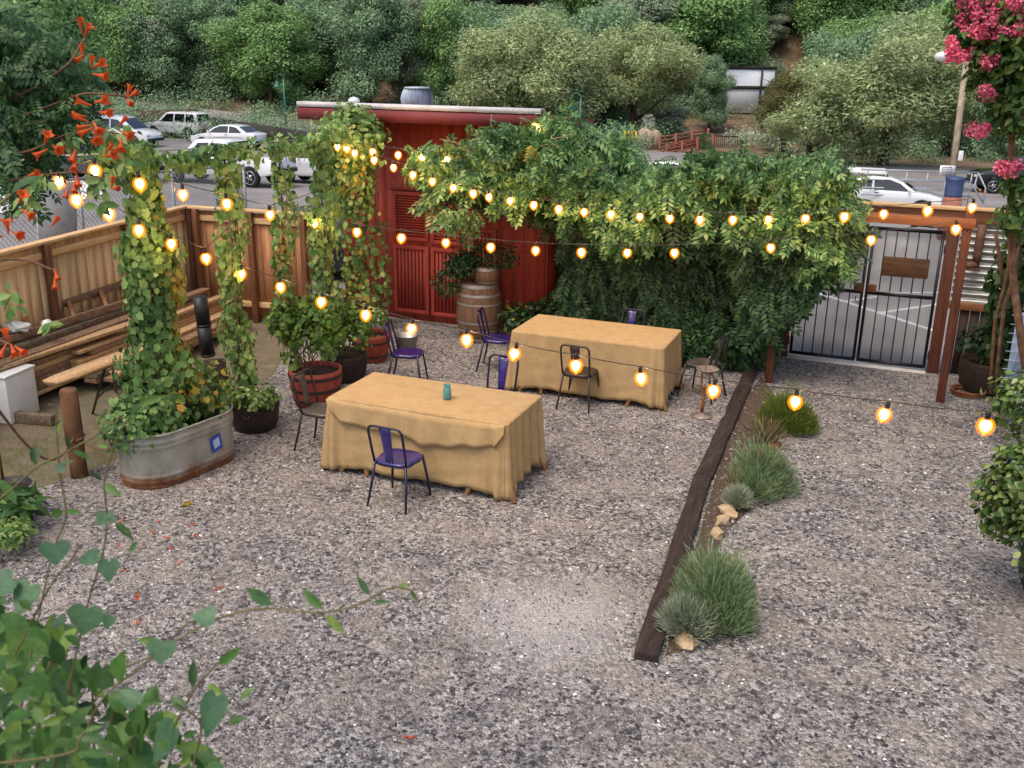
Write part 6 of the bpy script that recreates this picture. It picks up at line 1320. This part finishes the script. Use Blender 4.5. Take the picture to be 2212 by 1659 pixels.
for k, (u, dp, r, kd, lab) in enumerate(((1655, 100, 1.6, 'greyg', 'round grey green bush at the left edge of the brown slope'), (1760, 104, 1.5, 'brownish', 'brown green bush in the middle of the brown slope'), (1800, 98, 1.8, 'dark', 'dark green bush low on the right of the brown slope'), (1840, 112, 1.6, 'brownish', 'olive brown bush at the upper right of the brown slope'))):
    q_ = gp(u, dp); tb = thing('slope_bush', lab, 'bush', q_); lpart('foliage', [blob(q_ + arr(rng.normal() * r * .5, rng.normal() * r * .5, r * .6), (r, r, r * .8), 700, .3, RHOMB, .45, .2, .5) for _ in range(3)], Lf[kd], tb)
for u0, v0, u1, v1, d, lab in ((972, 235, 958, 60, 84, 'slender pale bare trunk rising behind the turbine vent'), (1015, 240, 1003, 120, 84, 'short bare leaning trunk right of the slender pale one')):
    b_ = gd(u0, v0 + 40, d); single('bare_tree', MB().tube([b_, gd((u0 + u1) / 2 + 3, (v0 + v1) / 2, d), gd(u1, v1, d), gd(u1 - 8, v1 - 60, d)], [.14, .11, .09, .05], 7), M['palebark'], lab, 'tree trunk', b_)
# undergrowth along the foot of the slope
g = []
for k in range(420):
    u = rng.uniform(-60, 2280); dp = rng.uniform(70, 112)
    if 1395 < u < 1610 and dp < 90: continue
    q = gd(u, HH / 2, dp); z = float(hground(q[0], q[1])); r = rng.uniform(.7, 1.6); g.append(blob((q[0], q[1], z + r * .55), (r * 1.4, r * 1.4, r), int(480 * r), .2, RHOMB, .5, .2, .5))
ug = link('undergrowth', leafmesh('undergrowth', g, Lf['dark'])); ug['kind'] = 'stuff'
g = []
for k in range(16): u = rng.uniform(1530, 1660); q = gd(u, HH / 2, 84 + rng.uniform(-2, 3)); z = float(hground(q[0], q[1])); r = rng.uniform(.6, 1.2); g.append(blob((q[0], q[1], z + r * .6), (r, r, r * .9), 200, .25, RHOMB, .4, .2, .5))
t = thing('grey_bush', 'row of pale grey bushes at the foot of the white building', 'bush', gp(1600, 84)); lpart('foliage', g, Lf['blue'], t)

M['shoot'] = mat('olive_shoot', ['#4f4528', '#6a6338', '#5f4c30'], 40, .6)
# ------------------------------------------------------------------ foreground honeysuckle, lower left
CR = np.array(cam.matrix_world.to_3x3()); RX, UY, BZ = CR[:, 0], CR[:, 1], CR[:, 2]
class Fg:
    def __init__(s): s.P = []; s.D = []; s.N = []; s.L = []; s.Wd = []
    def leaf(s, u, v, u2, v2, wr, depth, tilt=.5):
        p = gd(u, v, depth); d = RX * (u2 - u) - UY * (v2 - v); px = math.hypot(u2 - u, v2 - v); d = unit(d + BZ * px * rng.uniform(-.35, .35))
        n_ = unit(BZ + UY * tilt + rdir(1)[0] * .5); L = px * depth / F * 1.03
        s.P.append(p); s.D.append(d); s.N.append(n_); s.L.append(L); s.Wd.append(L * wr)
    def geo(s, tm): return leafgeo(np.array(s.P), np.array(s.D), np.array(s.N), np.array(s.L), np.array(s.Wd), tm)
def pth(pts, d0, d1):
    n = len(pts); k = np.array(pts, float); t_ = np.linspace(0, n - 1, n * 5); uu = np.interp(t_, range(n), k[:, 0]); vv = np.interp(t_, range(n), k[:, 1])
    ker = np.array([1, 2, 3, 2, 1]) / 9.; pad = lambda a: np.convolve(np.concatenate([[a[0]] * 2, a, [a[-1]] * 2]), ker, 'valid'); uu, vv = pad(uu), pad(vv)
    return np.array([gd(a, b, d0 + (d1 - d0) * i / len(uu)) for i, (a, b) in enumerate(zip(uu, vv))])
S1 = [(150, 1690), (207, 1515), (326, 1423), (374, 1388), (440, 1348), (506, 1324), (568, 1313), (634, 1319), (700, 1326), (774, 1308), (832, 1273), (862, 1267), (890, 1275), (902, 1295)]
S2 = [(330, 1690), (339, 1658), (387, 1546), (422, 1484), (471, 1432), (500, 1408)]
S3 = [(110, 1690), (150, 1480), (180, 1340), (200, 1265), (217, 1218), (232, 1142), (229, 1089), (223, 1042), (243, 972), (270, 910), (308, 872), (340, 858), (368, 855)]
S4 = [(20, 1690), (60, 1450), (112, 1192), (138, 1133), (144, 1107), (129, 1025), (125, 978), (122, 931), (123, 890), (116, 876), (104, 874)]
S5 = [(-40, 1110), (22, 1060), (79, 1007), (153, 972), (217, 934), (243, 919), (262, 895)]
S6 = [(-20, 1520), (30, 1420), (110, 1260), (150, 1215), (172, 1180)]
S7 = [(410, 1690), (425, 1620), (436, 1580), (432, 1555), (405, 1535), (375, 1518)]
S8 = [(-20, 1650), (80, 1640), (140, 1630), (168, 1620), (170, 1600), (185, 1578)]
S9 = [(200, 1510), (270, 1440), (330, 1418), (372, 1380), (400, 1350), (440, 1330)]
t = thing('honeysuckle', 'leafy honeysuckle with long reaching shoots in the lower left foreground', 'climbing plant', gd(60, 2150, 1.5))
part('shoot', stems([pth(S1, 1.45, 1.25), pth(S2, 1.3, 1.22), pth(S3, 1.5, 1.4), pth(S4, 1.5, 1.45), pth(S5, 1.45, 1.4), pth(S6, 1.45, 1.4), pth(S7, 1.25, 1.2), pth(S8, 1.2, 1.2), pth(S9, 1.45, 1.4)] , .0016), M['shoot'], t, smooth=True)
part('shoot', stems([pth([(a, b) for a, b in ((30 + 45 * k, 1720), (40 + 40 * k, 1560), (60 + 30 * k + 20 * (k % 3), 1400 + 20 * k))], 1.5 + .03 * k, 1.55) for k in range(7)], .0022), M['shoot'], t, smooth=True)
A = Fg()   # narrow young leaves
for l in ((587, 1308, 532, 1268, .42, 1.33), (700, 1317, 650, 1274, .36, 1.3), (703, 1328, 745, 1370, .34, 1.3), (798, 1286, 772, 1243, .32, 1.27), (806, 1300, 850, 1297, .24, 1.27), (862, 1268, 884, 1262, .5, 1.26), (886, 1272, 905, 1300, .3, 1.26),
          (417, 1486, 413, 1425, .36, 1.24), (472, 1436, 526, 1394, .36, 1.22), (282, 905, 308, 868, .7, 1.4), (300, 872, 368, 854, .28, 1.4), (240, 968, 275, 958, .4, 1.4), (236, 966, 205, 962, .35, 1.4), (226, 1044, 266, 1072, .42, 1.4), (220, 1038, 196, 1020, .5, 1.4),
          (248, 1128, 294, 1166, .3, 1.4), (282, 1196, 292, 1168, .5, 1.4), (126, 940, 140, 905, .34, 1.45), (138, 1104, 104, 1116, .6, 1.45), (144, 1104, 184, 1106, .34, 1.45), (134, 1008, 158, 994, .4, 1.45), (120, 1004, 92, 1002, .34, 1.45),
          (150, 972, 146, 936, .3, 1.42), (156, 974, 192, 994, .32, 1.42), (218, 930, 226, 898, .3, 1.4), (222, 932, 246, 918, .4, 1.4), (78, 1004, 66, 960, .5, 1.44), (22, 1062, 0, 1036, .6, 1.45), (28, 1062, 72, 1066, .3, 1.45), (352, 1386, 290, 1384, .28, 1.42),
          (84, 1634, 92, 1562, .42, 1.2), (168, 1628, 240, 1638, .3, 1.2), (182, 1580, 222, 1568, .34, 1.2), (400, 1534, 366, 1508, .6, 1.22), (356, 1514, 302, 1522, .24, 1.22), (520, 1512, 548, 1486, .5, 1.3), (490, 1560, 535, 1550, .45, 1.3), (440, 1520, 478, 1508, .5, 1.3), (310, 1540, 324, 1484, .44, 1.3), (480, 1500, 440, 1480, .5, 1.35)): A.leaf(*l)
B = Fg()   # broad heart leaves
for l in ((464, 1334, 412, 1330, .95, 1.35), (352, 1384, 348, 1434, 1.25, 1.4), (190, 1310, 176, 1375, 1.15, 1.4), (236, 1210, 238, 1256, 1.0, 1.4), (228, 1112, 204, 1136, 1.1, 1.4), (234, 1110, 250, 1128, 1.0, 1.4), (118, 1172, 128, 1220, 1.3, 1.42), (70, 1262, 46, 1328, 1.0, 1.4), (30, 1250, -30, 1290, .9, 1.4), (215, 1200, 160, 1216, .6, 1.4), (140, 1010, 116, 1012, 1.0, 1.45),
          (470, 1500, 450, 1590, .62, 1.25), (380, 1570, 325, 1650, .75, 1.25), (240, 1330, 225, 1360, .8, 1.4), (140, 1340, 100, 1355, .8, 1.45), (300, 1520, 240, 1490, .6, 1.3)): B.leaf(*l)
C = Fg(); Dk = Fg()
def inreg(u, v): return u < np.interp(v, [1300, 1380, 1450, 1520, 1600, 1680], [70, 150, 240, 330, 440, 450])
k = 0
while k < 330:
    u = rng.uniform(-90, 470); v = rng.uniform(1290, 1740)
    if not inreg(u, v): continue
    a = rng.uniform(0, 6.28); L = rng.uniform(34, 80); (C if k < 150 else Dk).leaf(u, v, u + L * math.cos(a), v + L * math.sin(a), rng.uniform(.4, .75), rng.uniform(1.2, 1.5) if k < 150 else rng.uniform(1.45, 1.9), rng.uniform(-.3, 1.6)); k += 1
K_ = Fg()
for k in range(170):
    u = rng.uniform(-90, 380); v = rng.uniform(1400, 1760)
    if not inreg(u + 60, v): continue
    a = rng.uniform(0, 6.28); L = rng.uniform(30, 70); K_.leaf(u, v, u + L * math.cos(a), v + L * math.sin(a), rng.uniform(.4, .7), rng.uniform(1.6, 2.1), rng.uniform(-.2, 1.4))
lpart('inner_leaves', [K_.geo(LEAF8)], Lf['trump'], t)
lpart('young_leaves', [A.geo(LEAF8)], Lf['honey'], t); lpart('heart_leaves', [B.geo(HEART)], Lf['honeyteal'], t); lpart('foliage', [C.geo(LEAF8), Dk.geo(LEAF8)], Lf['honey'], t)
# ------------------------------------------------------------------ trumpet vine, upper left
t = thing('trumpet_vine', 'trumpet vine with orange red flowers overhanging the upper left', 'climbing plant', gd(-120, 300, 3.4))
n = 3800; u = rng.uniform(-120, 235, n); v = rng.uniform(10, 420, n)
edge = np.interp(v, [0, 60, 120, 200, 260, 300, 360, 420], [40, 130, 175, 195, 190, 150, 110, 60]); ok = u < edge * rng.uniform(.75, 1.08, n); ok &= ~((v > 300) & (rng.random(n) < .62)); u, v = u[ok], v[ok]; n = len(u)
P = np.array([gd(a, b, 3.3 + .9 * rng.random()) for a, b in zip(u, v)]); N = unit(BZ + arr(0, 0, .9) + rdir(n) * .9); D = unit(np.cross(N, rdir(n)) + arr(0, 0, -.4)); Ls = .09 * rng.uniform(.6, 1.2, n)
lpart('foliage', [leafgeo(P, D, N, Ls, Ls, PINN)], Lf['trump'], t)
yl = [(250, 290), (240, 300), (225, 395), (205, 410), (200, 385), (262, 350), (95, 390), (60, 440), (20, 630), (105, 700), (60, 410), (30, 660), (215, 440), (150, 300)]
P = np.array([gd(a + rng.normal() * 8, b + rng.normal() * 8, 3.3) for a, b in yl for _ in range(5)]); n = len(P); N = unit(BZ + rdir(n) * .8 + arr(0, 0, .5)); D = unit(np.cross(N, rdir(n)) + arr(0, 0, -.5)); lpart('loose_leaves', [leafgeo(P, D, N, .055, .03, LEAF8)], Lf['hop'], t)
for s in ([(-100, 250), (60, 200), (150, 140), (185, 80)], [(-100, 300), (80, 240), (180, 200), (240, 205), (282, 208)], [(-100, 350), (60, 330), (140, 290), (205, 280), (260, 290)], [(-100, 330), (90, 250), (150, 320), (165, 370), (168, 410)], [(-80, 480), (0, 470), (20, 500)], [(-100, 420), (60, 380), (180, 370), (245, 395)], [(-90, 560), (60, 560), (118, 585)], [(-90, 740), (0, 735), (25, 745)]): part('twig', stems([pth(s, 3.4, 3.3)], .004), M['vinewood'], t)
def trumpet(base, dirv, L, flare):
    d = unit(np.asarray(dirv, float)); a = np.cross(d, (0, 0, 1)); a = a / np.linalg.norm(a); b = np.cross(d, a); n = 15; V = []; mb = MB()
    for q, r in ((0, .05), (.2, .06), (.5, .11), (.78, .17), (.9, .23), (1.0, .33 * flare)):
        for j in range(n):
            th = 2 * math.pi * j / n; lobe = 1 + (.17 * math.cos(5 * th) if q > .85 else 0); back = -.08 * (1 - math.cos(5 * th)) * (q > .95)
            V.append(base + d * L * (q + back) + (a * math.cos(th) + b * math.sin(th)) * r * L * lobe)
    mb.add(V, [[i * n + j, i * n + (j + 1) % n, (i + 1) * n + (j + 1) % n, (i + 1) * n + j] for i in range(5) for j in range(n)]); return mb
FL = [(176, 72, 0, -20, .9), (183, 82, 16, -22, 1), (179, 128, 0, -26, .7), (182, 118, -6, 14, .5), (198, 148, 8, -24, .6), (202, 146, 26, -6, 1), (200, 160, 28, 6, 1), (274, 210, 10, -22, .6), (276, 210, 24, -10, .4), (274, 214, 16, 16, .4), (204, 222, 18, -2, 1.1), (198, 228, -14, -4, 1), (214, 242, 20, 4, .9), (186, 252, -24, -2, .4), (190, 262, -28, -8, .3), (196, 270, -30, 10, .3),
      (200, 262, 18, 26, 1.2), (206, 284, 10, 22, 1.2), (200, 276, -12, 8, 1), (96, 312, 14, -16, 1.1), (104, 322, -12, 8, 1), (112, 312, 14, 10, 1.1), (258, 282, 16, 8, 1.1), (262, 298, 2, 16, 1), (256, 272, 18, -14, .4), (222, 338, 28, -2, 1.2), (226, 332, 18, -18, .6), (164, 322, -4, 26, .7), (166, 342, 0, 28, .8), (164, 372, 6, 26, .8), (160, 392, 4, 24, .6), (150, 402, -6, 22, .5), (60, 380, 18, -2, .8), (240, 408, 10, -26, .4), (240, 408, 20, 2, .3),
      (40, 440, 12, -12, 1.2), (46, 452, 16, 10, 1), (18, 506, 2, -22, 1.1), (26, 500, 18, 8, 1), (6, 512, -8, -4, 1), (110, 490, 14, -14, .5), (116, 580, 10, 22, .4), (118, 598, 4, 26, .5), (14, 742, -6, 18, .8), (24, 744, 10, 16, .9), (20, 738, 0, -14, .8), (32, 748, 14, 8, .8)]
for u_, v_, du, dv, fl in FL:
    base = gd(u_, v_, 3.22); d = RX * du - UY * dv + BZ * rng.uniform(2, 16); part('flower', trumpet(base, d, .052 if fl > .6 else .045, fl), Lf['orange'], t, smooth=False)
t2 = thing('broad_leaf_shoot', 'single long broad leaf on a shoot at the left edge before the bright driveway', 'plant', gd(-40, 520, 1.8))
Lg = Fg(); Lg.leaf(25, 418, 92, 378, .42, 1.8, .6); Lg.leaf(86, 392, 84, 440, .18, 1.8, .2); lpart('leaf', [Lg.geo(LEAF8)], Lf['honey'], t2); part('shoot', stems([pth([(-60, 480), (0, 440), (26, 418)], 1.8, 1.8)], .003), M['stem'], t2)
